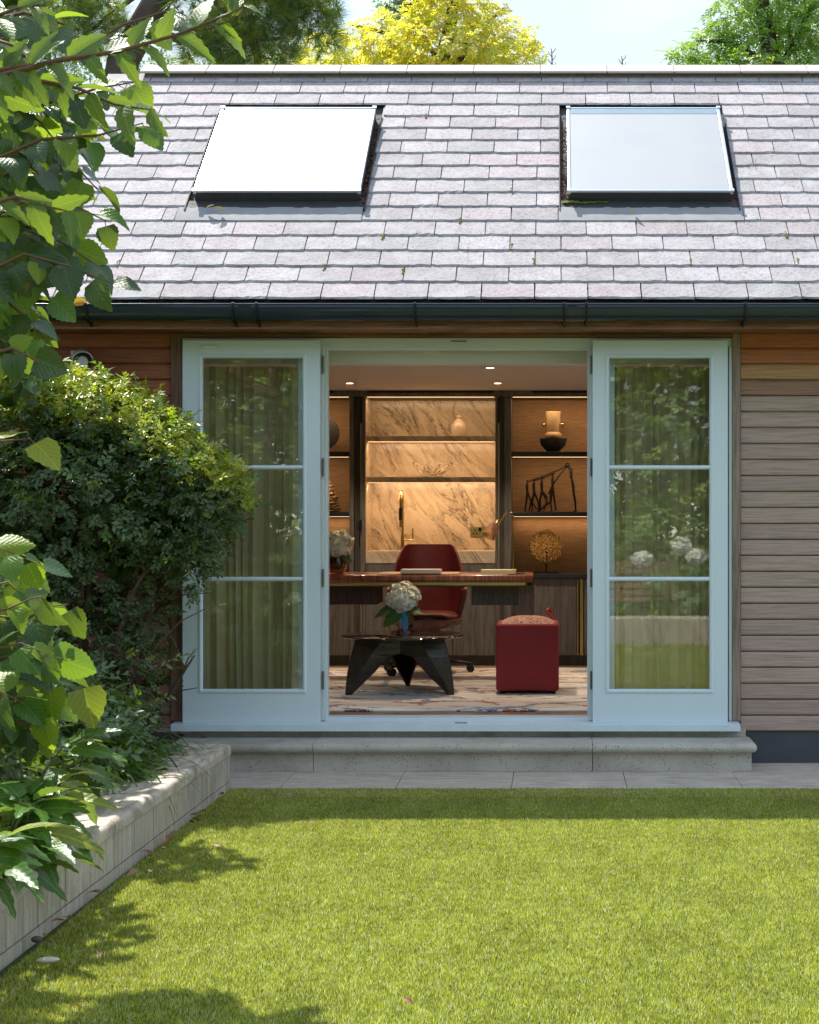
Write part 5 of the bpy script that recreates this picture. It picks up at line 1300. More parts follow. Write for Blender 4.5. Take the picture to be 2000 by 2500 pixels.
# ------------------------------------------------------------------ linden: big leaves, each its own piece
M['linden'] = leafmat('linden_leaf', (.07, .19, .02), (.14, .30, .03), .25, .45, veins=6)
M['lindendark'] = leafmat('linden_leaf_dark', (.025, .070, .022), (.05, .12, .025), .22, .28, veins=6)
M['lindenyg'] = leafmat('linden_leaf_pale', (.20, .34, .02), (.32, .42, .03), .30, .5, veins=6)
M['lindenyel'] = leafmat('linden_leaf_yellow', (.30, .34, .03), (.42, .40, .04), .4, .5, veins=6)
M['lance'] = leafmat('lance_leaf', (.08, .16, .022), (.14, .22, .025), .36, .42, veins=9)
lin = [leafmesh('leaf', M[m_], n=14, wide=w_, fold=f_, droop=d_, heart=1) for m_ in ('linden', 'lindendark', 'lindenyg', 'lindendark', 'lindendark') for (w_, f_, d_) in ((.46, .18, .18), (.42, .45, .30), (.48, .05, .42), (.44, -.2, .25))]
linY = [leafmesh('leaf', M['lindenyel'], n=10, wide=.46, fold=.15, droop=.2, heart=1)]
lan = [leafmesh('leaf', M['lance'], n=10, wide=w_, fold=f_, droop=d_) for (w_, f_, d_) in ((.21, .30, .25), (.24, .12, .38), (.20, .5, .15))]
M['twig'] = plain('linden_twig', (.17, .09, .04), .7, var=.3, vscale=40)
BL = leafV(n=4, wide=.42, fold=.2, droop=.3, heart=0)
BLq = (BL[0], [(f[0], f[1], f[2], f[3]) for f in BL[1]])
M['massleaf'] = leafmat('mass_leaf', (.04, .1, .02), (.05, .12, .02), .36, .32, attr='Col')
LT = thing('linden_tree', (-2.7, 6.2, .2), 'linden tree reaching in from the left with large leaves over the roof', 'tree')
MB().tube([(-2.72, 6.2, .12), (-2.70, 6.2, 1.0), (-2.74, 6.15, 2.0), (-2.68, 6.1, 3.2), (-2.6, 6.0, 4.2)], [.09, .075, .06, .045, .02], 12).build('trunk', M['bark'], LT)
nleaf = [0]
def branch(pts, meshes, size, step, parent, seed, facecam=.55, root=None, hang=.5, thick=.006, limit=300, flat=0):
    r = random.Random(seed); P_ = [Vector(W3(x, y, d)) for x, y, d in pts]
    b = MB(); tp = ([root] if root else []) + [tuple(p) for p in P_]
    b.tube(tp, [thick*(1.6 - 1.3*i/(len(tp)-1)) for i in range(len(tp))], 7)
    pet = []; pos = 0; i = 0; side = 1
    lens = [(P_[k+1]-P_[k]).length for k in range(len(P_)-1)]; tot = sum(lens)
    t = step*.3
    while t < tot and nleaf[0] < limit:
        k = 0; q = t
        while k < len(lens)-1 and q > lens[k]: q -= lens[k]; k += 1
        a, c = P_[k], P_[k+1]; p = a.lerp(c, min(1, q/lens[k])); dr = (c-a).normalized(); side = -side
        upv = Vector((r.uniform(-.3, .3), -facecam, 1-facecam)).normalized()
        sd = dr.cross(upv).normalized()*side
        dir_ = (dr*r.uniform(.35, .9) + sd*r.uniform(.5, 1.0) + Vector((0, 0, -hang*r.uniform(.4, 1.4))) + Vector((0, r.uniform(-.5, .3), 0))).normalized()
        st = p + dir_*size*r.uniform(.12, .3)*(0 if flat else 1)
        if not flat: pet.append((tuple(p), tuple(st)))
        up = (upv + Vector((r.uniform(-.7, .7), r.uniform(-.5, .5), r.uniform(-.5, .7)))).normalized()
        put('leaf', r.choice(meshes), parent, st, aim(dir_, up, r.uniform(-.4, .4)), [size*r.uniform(.72, 1.2)]*3); nleaf[0] += 1
        t += step*r.uniform(.7, 1.3)
    for (a, c) in pet: b.tube([a, c], .0013, 4)
    b.build('branch', M['twig'], parent)
S5 = .098
bl_list = [
 ([(-80, 190, 5.0), (150, 150, 5.0), (300, 60, 5.0), (440, 15, 5.0)], lin, S5, .05),
 ([(-80, 60, 5.1), (60, 30, 5.0), (160, 60, 5.0), (200, 130, 5.0)], lin, S5, .05),
 ([(-80, 330, 5.3), (120, 250, 5.3), (240, 215, 5.3), (330, 200, 5.3)], lin, S5, .047),
 ([(-80, 420, 5.2), (100, 340, 5.2), (240, 330, 5.2), (350, 300, 5.2)], lin, S5, .047),
 ([(-80, 480, 5.5), (60, 400, 5.4), (180, 400, 5.4), (245, 470, 5.4)], lin, S5, .044),
 ([(-80, 560, 5.2), (80, 480, 5.2), (180, 500, 5.2), (260, 540, 5.2)], lin, S5, .044),
 ([(-80, 600, 5.5), (60, 560, 5.5), (150, 590, 5.5), (240, 650, 5.5)], lin, S5, .044),
 ([(-80, 690, 5.2), (60, 620, 5.2), (170, 650, 5.2), (270, 690, 5.2)], lin, S5, .047),
 ([(-80, 760, 5.4), (30, 700, 5.4), (80, 760, 5.4), (95, 830, 5.4)], lin, S5, .044),
 ([(-80, 250, 5.6), (40, 300, 5.6), (110, 420, 5.6), (160, 520, 5.6)], lin, S5*1.05, .05),
 ([(-80, 100, 5.6), (60, 160, 5.6), (140, 240, 5.6), (230, 300, 5.6)], lin, S5*1.05, .05),
 ([(-80, 880, 5.2), (30, 850, 5.2), (70, 870, 5.2), (100, 890, 5.2)], lin, S5, .047),
 ([(-60, 640, 5.7), (40, 640, 5.7), (90, 560, 5.7), (150, 450, 5.7)], lin, S5*1.05, .05),
]
for i, (pts, ms, sz, stp) in enumerate(bl_list):
    branch(pts, ms, sz, stp, LT, 60+i, root=(-2.68, 6.1, 2.4 + .1*(i % 5)), hang=.7)
branch([(-30, 1080, 5.2), (30, 1075, 5.2), (75, 1070, 5.2)], linY, .10, .09, LT, 91, root=(-2.68, 6.1, 2.0), thick=.004)
# the branch across the ridge with long finely toothed leaves belongs to another tree
LC = thing('cherry_branch_tree', (-2.5, 4.4, .2), 'tree whose long leaved branches reach from the left across the sky', 'tree')
MB().tube([(-2.6, 4.4, .12), (-2.55, 4.4, 1.4), (-2.5, 4.4, 2.6), (-2.3, 4.4, 3.6)], [.07, .055, .04, .02], 10).build('trunk', M['bark'], LC)
foliage('inner_leaves', [lob(20, 200, 110, 110, 5.8, .2), lob(30, 420, 110, 130, 5.8, .2), lob(10, 620, 100, 120, 5.8, .2), lob(-20, 790, 70, 80, 5.7, .15), lob(130, 330, 80, 80, 5.9, .15, .6), lob(20, 40, 100, 80, 5.8, .2)], 420, .115, [(.03, .08, .015), (.05, .12, .02), (.02, .055, .018)], M['massleaf'], LT, 22, BLq, shell=(.1, 1.0), droop=.9)
for j_, (x_, y_) in enumerate(((0, 120), (0, 380), (0, 520), (-10, 640), (-20, 740), (10, 260))):
    branch([(x_-60, y_-40, 5.3), (x_+30, y_-10, 5.3), (x_+90, y_+40, 5.3), (x_+130, y_+90, 5.3)], lin, .10, .05, LT, 240+j_, root=(-2.68, 6.1, 2.6), hang=.8)
nleaf[0] = 0
branch([(-100, 210, 4.4), (150, 145, 4.4), (290, 125, 4.4), (430, 85, 4.4), (545, 40, 4.4), (600, 15, 4.4)], lan, .125, .045, LC, 71, root=(-2.5, 4.4, 2.3), hang=.15, flat=1, facecam=.75)
branch([(-60, 180, 4.4), (60, 160, 4.4), (125, 155, 4.4), (135, 165, 4.4)], lan, .12, .04, LC, 72, root=(-2.5, 4.4, 2.35), hang=.2, flat=1, facecam=.75)
branch([(-60, 60, 4.5), (40, 20, 4.5), (110, 10, 4.5)], lan, .12, .05, LC, 73, root=(-2.45, 4.4, 2.8), hang=.3, flat=1, facecam=.6)
branch([(-60, 240, 4.5), (60, 190, 4.5), (190, 215, 4.5), (280, 255, 4.5), (370, 268, 4.5)], lan, .12, .05, LC, 74, root=(-2.5, 4.4, 2.2), hang=.3, flat=1, facecam=.6)
branch([(-60, 510, 4.6), (40, 480, 4.6), (100, 500, 4.6), (165, 515, 4.6)], lan, .12, .05, LC, 75, root=(-2.55, 4.4, 1.9), hang=.25, flat=1, facecam=.6)
branch([(505, 70, 4.4), (560, 50, 4.4), (600, 5, 4.4)], lan, .075, .04, LC, 76, hang=.1, flat=1, facecam=.8, thick=.002)
# crown of the linden beyond the left edge of the photograph, seen only as shade and deep leaves
foliage('crown', [(-2.72, 8.15, 2.95, .36, .30, .36), (-2.9, 8.3, 2.3, .25, .3, .35), (-2.9, 5.0, 3.1, .3, .3, .3), (-2.95, 5.6, 2.8, .25, .3, .35, .7)], 560, .125,
        [(.035, .09, .022), (.05, .13, .02), (.025, .06, .028)], M['massleaf'], LT, 21, BLq, shell=(.3, 1.0), droop=.6)
# lower linden shoots in front of the shrub, bright in the sun
LL = thing('linden_sapling', (-2.25, 6.3, .2), 'bright green linden shoots with large heart shaped leaves in front of the shrub', 'plant')
MB().tube([(-2.3, 6.3, .1), (-2.32, 6.3, .6), (-2.3, 6.3, 1.2)], [.014, .011, .006], 8).build('stem', M['twig'], LL)
nleaf[0] = 0; LB_ = lin[:6] + lin[8:]
for i, (pts, sz, stp) in enumerate([
 ([(-60, 1370, 6.0), (20, 1350, 6.0), (80, 1370, 6.0), (110, 1390, 6.0)], .125, .055), ([(-60, 1440, 6.1), (20, 1420, 6.1), (70, 1470, 6.1)], .12, .055),
 ([(-60, 1500, 6.0), (60, 1510, 6.0), (130, 1480, 6.0), (170, 1475, 6.0)], .125, .055), ([(-60, 1560, 6.1), (40, 1540, 6.1), (90, 1580, 6.1), (130, 1620, 6.1)], .125, .05),
 ([(-60, 1610, 6.0), (60, 1600, 6.0), (100, 1590, 6.0), (165, 1615, 6.0)], .125, .055), ([(-60, 1660, 6.1), (40, 1640, 6.1), (120, 1660, 6.1), (185, 1690, 6.1)], .13, .055),
 ([(-60, 1720, 6.0), (40, 1700, 6.0), (110, 1740, 6.0)], .125, .05), ([(-60, 1460, 6.3), (0, 1500, 6.3), (30, 1600, 6.3), (50, 1700, 6.3)], .12, .045), ([(-30, 1760, 6.2), (60, 1760, 6.2), (120, 1800, 6.2)], .12, .05)]):
    branch(pts, LB_, sz*.92, stp, LL, 120+i, root=(-2.31, 6.3, .7 + .05*i), hang=.55, facecam=.55, thick=.004)
    branch([(x-24, y+34, d+.22) for x, y, d in pts], LB_, sz*.88, stp*.9, LL, 140+i, root=(-2.31, 6.3, .66 + .05*i), hang=.6, facecam=.5, thick=.004)
    if i % 2 == 0: branch([(x-50, y-20, d-.2) for x, y, d in pts], LB_, sz*.85, stp, LL, 160+i, root=(-2.31, 6.3, .8 + .05*i), hang=.5, facecam=.5, thick=.004)
put('leaf', linY[0], LL, W3(205, 1680, 5.95), aim((.3, -.3, -.8), (.2, -.9, .4)), [.15]*3)

# ------------------------------------------------------------------ border plants on the planter
M['broad'] = leafmat('broad_leaf', (.045, .13, .02), (.09, .20, .025), .27, .32, veins=8)
M['broadyel'] = leafmat('broad_leaf_yellow', (.26, .32, .03), (.38, .40, .04), .35, .5, veins=8)
brd = [leafmesh('leaf', M[m_], n=10, wide=w_, fold=f_, droop=d_) for m_ in ('broad', 'broad', 'broadyel') for (w_, f_, d_) in ((.20, .22, .45), (.24, .1, .65), (.18, .35, .30))]
def rosette(label, px, py, d, n, L_, seed, lift=.5, name='broad_leaved_plant'):
    r = random.Random(seed); c = Vector(W3(px, py, d)); zb_ = .20
    t = thing(name, (c.x, c.y, zb_), label, 'plant', 'broad leaved plants along the planter')
    b = MB(); tops = []
    for k in range(max(3, n//5)):
        tp = c + Vector((r.uniform(-.12, .12), r.uniform(-.12, .12), r.uniform(-.04, .10))); tops.append(tp)
        b.tube([(c.x+r.uniform(-.03, .03), c.y, zb_-.03), tuple((c+tp)/2*1.0 - Vector((0, 0, .05))) , tuple(tp)], [.006, .005, .003], 6)
    b.build('stem', plain('plant_stem_%d' % seed, (.10, .10, .03), .6), t)
    for k in range(n):
        a = k*2.39996 + r.uniform(-.3, .3); q = k/n; tp = r.choice(tops)
        dir_ = Vector((math.cos(a), math.sin(a), lift*(1.1-q*1.9))).normalized()
        p = tp + Vector((0, 0, -.14*q)) + dir_*.02
        ms = brd[6:] if r.random() < .12 else brd[:6]
        put('leaf', r.choice(ms), t, p, aim(dir_, (r.uniform(-.2, .2), r.uniform(-.5, .1), 1), r.uniform(-.5, .5)), [L_*r.uniform(.7, 1.15)]*3)
rosette('broad leaved plant drooping over the coping nearest the camera', -60, 2080, 4.95, 20, .20, 201)
rosette('broad leaved plant with one long yellowish leaf at the left edge above the coping', 10, 1990, 5.35, 24, .23, 202)
rosette('sunlit broad leaved plant with bent leaves over the second coping joint', 90, 1960, 5.8, 26, .20, 203)
rosette('pale topped broad leaved plant below the linden shoots', 60, 1880, 6.0, 26, .19, 204)
rosette('dark broad leaved plant just left of the strap leaved clump', 170, 1890, 6.7, 22, .18, 205)
rosette('shaded broad leaved plant behind the pale topped one', 110, 1830, 6.9, 22, .18, 206)
rosette('low broad leaved plant with a long leaf over the front edge', 60, 2020, 5.4, 14, .20, 207, .3)
rosette('small broad leaved plant under the shrub at the far left', 20, 1790, 7.2, 22, .17, 208)
# ground cover between them
gc = thing('ground_cover_plant', (-2.5, 7.3, .2), 'low dark leafy ground cover under the shrub', 'plant')
foliage('leaves', [(-2.45, 7.4, .36, .5, .9, .28), (-2.6, 8.1, .4, .5, .4, .3), (-2.3, 6.4, .36, .3, .7, .22), (-2.5, 6.9, .6, .35, .6, .35, .6), (-2.2, 5.5, .30, .25, .8, .14), (-2.55, 6.2, .85, .25, .5, .4, .7)], 1500, .17,
        [(.025, .065, .018), (.035, .09, .02), (.05, .11, .025)], M['massleaf'], gc, 31, SP7, shell=(.5, 1.0))
# strap leaved clumps
SVt = []; SF = []
for i in range(7):
    t = i/6; w = .018*(1-t**2.2)+.001; y_ = t - .12*t*t; z_ = .9*t - 1.15*t*t
    SVt += [(-w, y_, z_), (w, y_, z_)]
SF = [(2*i, 2*i+1, 2*i+3, 2*i+2) for i in range(6)]
for i, (px, py, d, lab) in enumerate(((215, 1790, 7.9, 'strap leaved grassy clump under the shrub, left of two others'), (300, 1800, 7.75, 'middle strap leaved grassy clump spilling on the coping'), (330, 1765, 8.15, 'strap leaved grassy clump next to the stone step'), (260, 1835, 7.35, 'strap leaved grassy clump nearest the camera'))):
    c = W3(px, py, d); t = thing('strap_leaved_plant', (c[0], c[1], .2), lab, 'plant', 'strap leaved clumps on the planter')
    r = np.random.default_rng(300+i); n = 230; a = r.uniform(0, 2*np.pi, n); tip = np.stack([np.cos(a)+.25, np.sin(a)*.9-.2, np.zeros(n)], 1)
    pos = np.stack([r.normal(0, .05, n), r.normal(0, .05, n), np.zeros(n)], 1)
    cols = np.array([(.03, .085, .02), (.045, .12, .02), (.08, .16, .03)])[r.integers(0, 3, n)]*r.uniform(.8, 1.2, (n, 1))
    fr_ = frames(np.tile([0, 0, 1.], (n, 1)) + r.normal(size=(n, 3))*.12, r, tip)
    fr_[:, :, 2] *= r.uniform(.5, 1.6, (n, 1))
    me = scatter(SVt, SF, pos, fr_, r.uniform(.22, .42, n), cols, M['massleaf'], 'blades'); o = bpy.data.objects.new('blades', me); COL.objects.link(o); o.parent = t; tag(o, kind='stuff')

# ------------------------------------------------------------------ fallen leaves, pebbles
dry = [leafmesh('fallen_leaf', leafmat('dry_leaf_'+'abc'[i], c, c2, .6, .15), n=6, wide=.3, fold=f_, droop=.3) for i, (c, c2, f_) in enumerate((((.30, .11, .05), (.40, .17, .08), .6), ((.22, .09, .05), (.34, .13, .06), -.5), ((.38, .22, .12), (.42, .28, .16), .3)))]
def fallen(px, py, z_, size, label, group=None, k=None, up=(0, 0, 1), name='fallen_leaf'):
    d = F*(H-z_)/(py-1263) if py > 1300 else None
    o = put(name, dry[rnd.randrange(3) if k is None else k], None, (X(px, d), d, z_), (rnd.uniform(-.4, .4), rnd.uniform(-.5, .5), rnd.uniform(0, 6.28)), [size]*3)
    tag(o, label, 'fallen leaf', group); return o
r3 = lambda a, c: (.4058*a, 1700+.4058*c)
pts_ = sorted(((1345, 592), (1190, 700), (1160, 725), (1205, 690), (1140, 742), (1065, 812), (1020, 840), (990, 860), (955, 905), (910, 925), (880, 945), (400, 1332), (380, 1350), (268, 1448), (1240, 690)), key=lambda q: q[1])
for (a, c), w_ in zip(pts_, 'first second third fourth fifth sixth seventh eighth ninth tenth eleventh twelfth thirteenth fourteenth fifteenth'.split()):
    fallen(*r3(a, c), .036, rnd.uniform(.032, .05), 'curled brown leaf at the foot of the planter wall, %s from its far corner' % w_, 'brown leaves along the planter wall')
fallen(*r3(830, 1047), .034, .055, 'orange leaf lying flat on the lawn just off the planter')
fallen(*r3(895, 1055), .034, .035, 'pale tan leaf on the lawn beside the orange one', k=2)
fallen(*r3(605, 1185), .036, .05, 'star like pink brown leaf on the lawn by the middle of the planter')
fallen(*r3(590, 1535), .036, .035, 'small cream leaf on the lawn above the pebble', k=2)
fallen(*r3(500, 1838), .036, .05, 'reddish leaf on the lawn nearest the bottom left corner', k=0)
fallen(*r3(1290, 890), .036, .045, 'brown leaf on the shaded lawn patch', k=1)
fallen(753, 2008, .036, .04, 'dark leaf on the lawn at the shadow line', k=1)
fallen(1045, 1977, .034, .03, 'small brown leaf in the shaded lawn strip before the step', k=1)
fallen(1393, 1797, .172, .05, 'orange leaf on the stone step below the doors', k=0)
fallen(492, 1800, .168, .045, 'brown leaf on the left end of the stone step', k=1)
fallen(985, 2440, .036, .035, 'orange brown leaf on the lawn near the bottom edge', k=0)
pb = plain('pebble', (.50, .44, .38), .8, var=.2, vscale=60, bump=.2)
p = r3(288, 1587); d = F*(H-.036)/(p[1]-1263)
o = MB().ball((0, 0, 0), .024, 8, 1.5, .8, .4).build('pebble', pb, None); o.location = (X(p[0], d), d, .036); o.rotation_euler = (0, 0, .2); tag(o, 'flat pale pebble lying on the lawn near the bottom left', 'pebble')
p = r3(222, 1473); d = F*(H-.03)/(p[1]-1263)
o = MB().ball((0, 0, 0), .016, 6, 1.2, 1, .7).build('pebble', plain('dark_pebble', (.10, .09, .08), .8), None); o.location = (X(p[0], d), d, .036); tag(o, 'small dark pebble against the foot of the planter wall', 'pebble')
def roofleaf(px, py, n_, label, size, k=0):
    kk = (1263-py)/F; s_ = (Z0-H-kk*D0+n_*CP + kk*n_*SP)/(kk*CP-SP); c = rp_(X(px, D0+s_*CP), s_, n_)
    o = put('fallen_leaf', dry[k], None, c, (P+rnd.uniform(-.4, .2), .3, rnd.uniform(0, 6)), [size]*3); tag(o, label, 'fallen leaf')
roofleaf(506, 511, .05, 'orange brown leaf on the sill of the left skylight, nearer its corner', .055)
roofleaf(545, 514, .05, 'orange brown leaf on the sill of the left skylight, second from the corner', .055)
roofleaf(1545, 516, .045, 'small orange leaf on the lead below the right skylight', .04)
ol = leafmesh('fallen_leaf', leafmat('orange_leaf', (.75, .28, .02), (.80, .32, .03), .5, .4), n=6, wide=.35, fold=.5, droop=.3)
tag(put('fallen_leaf', ol, None, (X(180, 8.93), 8.93, 2.575), aim((1, 0, .25), (0, -.9, .3)), [.085]*3), 'bright orange leaf caught on the gutter lip at the left', 'fallen leaf')

# ------------------------------------------------------------------ trees beyond the building
def tube_tree(t, paths, mat):
    b = MB()
    for p, r0, r1 in paths: b.tube(p, [r0+(r1-r0)*i/(len(p)-1) for i in range(len(p))], 8)
    b.build('trunk', mat, t)
ND = []; NF = []; r_ = random.Random(5)
for i in range(26):
    th = r_.uniform(0, 6.28); ph = r_.uniform(.15, 1.25); d_ = Vector((math.sin(ph)*math.cos(th), math.cos(ph), math.sin(ph)*math.sin(th))); sd = d_.orthogonal().normalized()*.014; b0 = len(ND)
    ND += [tuple(-sd), tuple(sd), tuple(d_*r_.uniform(.8, 1.1))]; NF.append((b0, b0+1, b0+2))
M['needle'] = leafmat('pine_needles', (.04, .09, .03), (.05, .1, .03), .4, .45, attr='Col')
M['pinebark'] = plain('pine_bark', (.060, .042, .036), .9, var=.5, vscale=9, bump=.6, bscale=25)
PT = thing('pine_tree', (X(300, 16), 16, 0), 'dark pine tree with leaning trunk rising behind the left of the roof', 'tree')
tube_tree(PT, [([(X(150, 16), 16, 0), (X(180, 16), 16, 3), W3(300, 150, 16), W3(385, 0, 16), W3(450, -160, 16)], .20, .12),
               ([W3(385, 0, 16), W3(480, -60, 15.8), W3(640, -60, 15.8), W3(760, 0, 15.8)], .06, .02), ([W3(330, 60, 16), W3(480, 110, 15.9), W3(560, 150, 15.9), W3(620, 170, 15.9)], .05, .015),
               ([W3(480, -60, 15.8), W3(560, 40, 15.8), W3(620, 100, 15.8), W3(700, 90, 15.8)], .05, .012), ([W3(420, -60, 16), W3(330, -10, 16), W3(240, 60, 16), W3(170, 110, 16)], .04, .01)], M['pinebark'])
def lob16(px, py, rx, ry, d, k=1): return lob(px, py, rx, ry, d, None, k)
PIN = [(.09, .17, .04), (.14, .20, .03), (.24, .25, .03), (.06, .13, .06)]
foliage('needles', [lob16(x, y, rx, ry, 15.9, k) for x, y, rx, ry, k in ((640, 20, 100, 55, 1), (560, 80, 90, 55, 1), (740, 30, 75, 60, 1), (620, 120, 110, 40, 1), (780, 90, 40, 45, .6), (500, 130, 60, 40, .8), (680, -40, 140, 50, 1), (240, 40, 75, 45, .9), (180, 110, 60, 40, .7), (280, 110, 50, 25, .5), (150, -10, 90, 50, .8), (470, 10, 60, 40, .6), (820, 10, 25, 30, .5))], 1150, .22, PIN, M['needle'], PT, 51, (ND, NF), shell=(.15, 1.05))
P2 = thing('pine_tree', (X(40, 17), 17, 0), 'thick pine trunk standing at the far left behind the leaves', 'tree')
tube_tree(P2, [([(X(20, 17), 17, 0), (X(25, 17), 17, 4), W3(40, 150, 17), W3(50, 0, 17), W3(60, -200, 17)], .28, .2), ([W3(50, 60, 17), W3(120, 10, 17), W3(200, -60, 17)], .06, .02)], M['pinebark'])
foliage('needles', [lob16(x, y, rx, ry, 17, 1) for x, y, rx, ry in ((90, -30, 120, 50), (-60, 60, 80, 80), (130, 60, 60, 40))], 260, .22, PIN, M['needle'], P2, 52, (ND, NF), shell=(.15, 1.05))
M['goldleaf'] = leafmat('gold_leaf', (.5, .42, .03), (.35, .40, .03), .45, .62, attr='Col', tcol=(.95, .85, .03))
YT = thing('golden_tree', (X(1090, 18), 18, 0), 'bright yellow leaved tree behind the middle of the roof ridge', 'tree')
bk2 = plain('thin_bark', (.07, .045, .035), .85, var=.3, vscale=20)
tube_tree(YT, [([(X(1060, 18), 18, 0), (X(1060, 18), 18, 4), W3(1075, 160, 18), W3(1100, 60, 18), W3(1115, -60, 18)], .12, .05), ([W3(1060, 260, 18), W3(1120, 150, 18), W3(1150, 90, 18), W3(1230, 20, 18)], .06, .015), ([W3(1060, 260, 18), W3(1000, 150, 18), W3(940, 80, 18), W3(860, 60, 18)], .05, .012), ([W3(1075, 160, 18), W3(1020, 60, 18), W3(1000, 0, 18)], .03, .01)], bk2)
foliage('crown', [lob16(x, y, rx, ry, dd_, k) for x, y, rx, ry, dd_, k in ((1110, 20, 110, 75, 18, 1), (1000, 90, 120, 60, 18, 1), (880, 110, 100, 50, 18.2, .8), (1200, 100, 95, 60, 18, 1), (1265, 110, 45, 50, 18, .5), (1110, 130, 200, 70, 17.7, 1.2), (780, 115, 80, 45, 18, .7), (690, 140, 60, 30, 18, .4), (1090, -40, 90, 60, 18, .8), (1060, 230, 230, 70, 18, .8), (1255, 60, 40, 28, 18, .3))], 2700, .145,
        [(.72, .62, .08), (.62, .62, .08), (.44, .55, .08), (.78, .62, .08)], M['goldleaf'], YT, 53, SP9, shell=(.2, 1.05), upb=.1, droop=.3)
B2 = thing('grey_green_tree', (X(985, 22), 22, 0), 'small grey green treetop just behind the yellow tree', 'tree')
tube_tree(B2, [([(X(985, 22), 22, 0), W3(985, 200, 22), W3(990, 0, 22)], .12, .03)], bk2)
foliage('crown', [lob16(990, 30, 50, 40, 22), lob16(1010, -10, 60, 40, 22), lob16(960, 60, 30, 26, 22, .5), lob16(300, 190, 160, 60, 22, .4), lob16(600, 190, 160, 50, 22, .5)], 1000, .20, [(.10, .16, .10), (.08, .13, .08)], M['massleaf'], B2, 54, SP7, shell=(.3, 1.05))
GT = thing('green_tree', (X(1900, 17), 17, 0), 'fresh green leaved tree behind the right end of the roof', 'tree')
tube_tree(GT, [([(X(1900, 17), 17, 0), (X(1900, 17), 17, 4), W3(1880, 120, 17), W3(1860, 0, 17), W3(1850, -100, 17)], .14, .05), ([W3(1885, 160, 17), W3(1780, 100, 17), W3(1700, 100, 17)], .04, .012), ([W3(1890, 200, 17), W3(1960, 60, 17), W3(2010, -40, 17)], .04, .015)], bk2)
foliage('crown', [lob16(x, y, rx, ry, 17, k) for x, y, rx, ry, k in ((1690, 135, 55, 30, .8), (1740, 110, 60, 40, 1), (1800, 50, 70, 50, .9), (1790, -10, 55, 40, .6), (1870, 100, 100, 60, 1), (1960, 40, 90, 90, 1), (2050, 80, 110, 120, 1), (1880, 10, 80, 60, .7), (1900, 200, 220, 60, .9), (1930, -60, 140, 60, .9), (1745, 150, 60, 30, 1))], 2900, .15,
        [(.18, .36, .03), (.26, .44, .04), (.12, .26, .03), (.38, .48, .05)], leafmat('fresh_leaf', (.1, .2, .03), (.1, .2, .03), .4, .4, attr='Col', tcol=(.5, .75, .05)), GT, 55, SP7, shell=(.2, 1.05), upb=.0, droop=.5)
for (px, top_, lab) in ((1348, 118, 'thin weed like twig rising over the ridge by the yellow tree'), (1520, 136, 'thin bare twig rising over the middle right of the ridge')):
    t = thing('sapling', (X(px, 14), 14, 0), lab, 'sapling'); b = MB().tube([(X(px, 14), 14, 0), W3(px+2, 300, 14), W3(px, top_+20, 14), W3(px-2, top_, 14)], [.02, .012, .006, .003], 6)
    for k in range(5): y_ = top_+4+k*9; s_ = (-1)**k; b.tube([W3(px, y_+8, 14), W3(px+s_*7, y_, 14), W3(px+s_*9, y_-6, 14)], [.004, .003, .002], 5)
    b.build('stem', bk2, t)

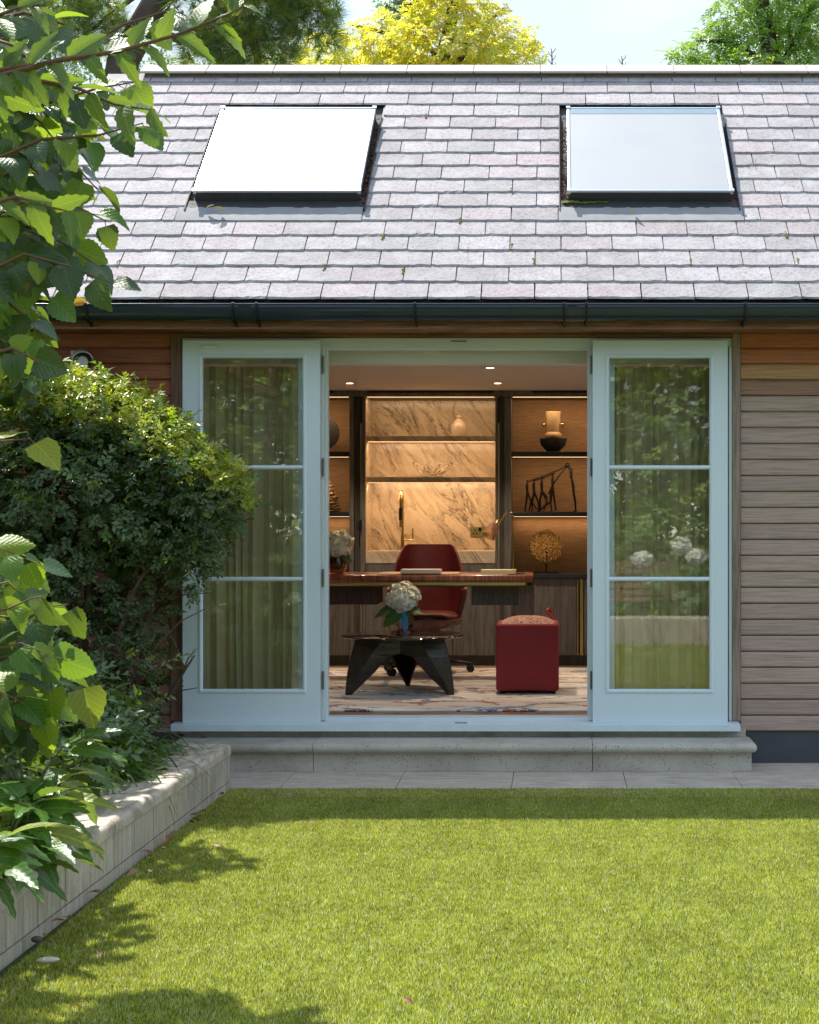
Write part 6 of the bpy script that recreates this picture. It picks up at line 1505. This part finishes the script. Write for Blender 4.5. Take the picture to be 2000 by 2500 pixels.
# ------------------------------------------------------------------ the garden behind the camera, seen mirrored in the door panes
HG = thing('hedge', (-1, -5, 0), 'tall green hedge across the back of the garden, mirrored in the door glass', 'hedge')
def hcond(p): return np.ones(len(p), bool)
foliage('leaves', [(-9, -5, 1.8, 1.8, 1.2, 2.6), (-6.5, -4.6, 2.2, 1.6, 1.1, 2.7), (-4.2, -5.2, 2.4, 1.6, 1.2, 2.9), (-2, -5, 2.0, 1.5, 1.1, 2.5), (0, -5.4, 2.3, 1.5, 1.2, 2.8), (2.2, -4.8, 2.4, 1.6, 1.1, 2.9), (4.5, -5.2, 2.0, 1.7, 1.2, 2.6), (7, -5, 2.2, 1.8, 1.2, 2.8), (-7, -3.4, .9, 1.4, .7, 1.1), (-3.8, -3.6, 1.0, 1.2, .7, 1.2), (1.5, -3.2, .8, 1.2, .6, .9), (3.5, -3.4, .9, 1.2, .6, 1.1), (-5.4, -5.4, 4.2, 1.6, 1, 1.5), (-3, -5.4, 4.4, 1.6, 1, 1.5), (-.8, -5.4, 4.3, 1.6, 1, 1.5), (1.2, -5.6, 4.5, 1.6, 1, 1.6), (3.2, -5.4, 4.6, 1.5, 1, 1.5), (5.3, -5.5, 4.2, 1.6, 1, 1.4), (-7.6, -5.4, 4.1, 1.6, 1, 1.4)], 10500, .30,
        [(.12, .28, .03), (.18, .36, .03), (.08, .20, .03), (.30, .42, .05)], M['massleaf'], HG, 61, SP9, shell=(.7, 1.04))
foliage('inner_leaves', [(x_, -5.5, z_, 1.7, .8, 1.5) for x_ in range(-9, 8, 2) for z_ in (1.2, 3.0, 4.6)], 3500, .75, [(.05, .13, .02), (.08, .18, .03)], M['massleaf'], HG, 63, SP9, shell=(.2, 1.0))
b = MB()
for k in range(9): b.tube([(-9+2*k, -5.2, -.1), (-9+2*k+.2, -5.1, 1.5), (-9+2*k-.1, -5.2, 3.2)], [.09, .07, .03], 7)
b.build('stems', M['bark'], HG)
gw = tag(MB().box(.45, 5.5, .25, .62, -.02, .30).build('garden_wall', M['coping'], None, .02), 'low pale stone wall beside the photographer, mirrored in the right hand door', 'wall', kind='thing')
HD = thing('white_hydrangea_bush', (1.9, -.6, 0), 'white flowering hydrangea bush behind the low wall, mirrored in the right hand door', 'shrub')
foliage('leaves', [(1.9, -.6, .5, .7, .5, .5), (3.1, -.5, .5, .7, .5, .55)], 700, .2, [(.04, .12, .02), (.07, .17, .03)], M['massleaf'], HD, 62, SP7)
for i, c in enumerate(((1.45, -.35, 1.08), (1.62, -.3, .95), (1.0, -.5, .92), (2.2, -.3, .85), (2.7, -.3, 1.2), (3.4, -.2, 1.0))): bloom(c, .13, .10, 260, 70+i, HD, fs=.025)
BN = thing('slatted_bench', (.95, -1.3, 0), 'weathered slatted timber bench, mirrored in the right hand door', 'bench')
for k in range(6): MB().box(.35, 1.45, -1.34, -1.31, .38+.085*k, .44+.085*k).build('back_slat', M['post'], BN)
for k in range(4): MB().box(.35, 1.45, -1.27+.09*k, -1.19+.09*k, .40, .425).build('seat_slat', M['post'], BN)
for (xx, yy, h_) in ((.4, -1.36, .9), (1.36, -1.36, .9), (.4, -.95, .4), (1.36, -.95, .4)): MB().box(xx, xx+.05, yy, yy+.02, -.01, h_).build('leg', M['post'], BN)
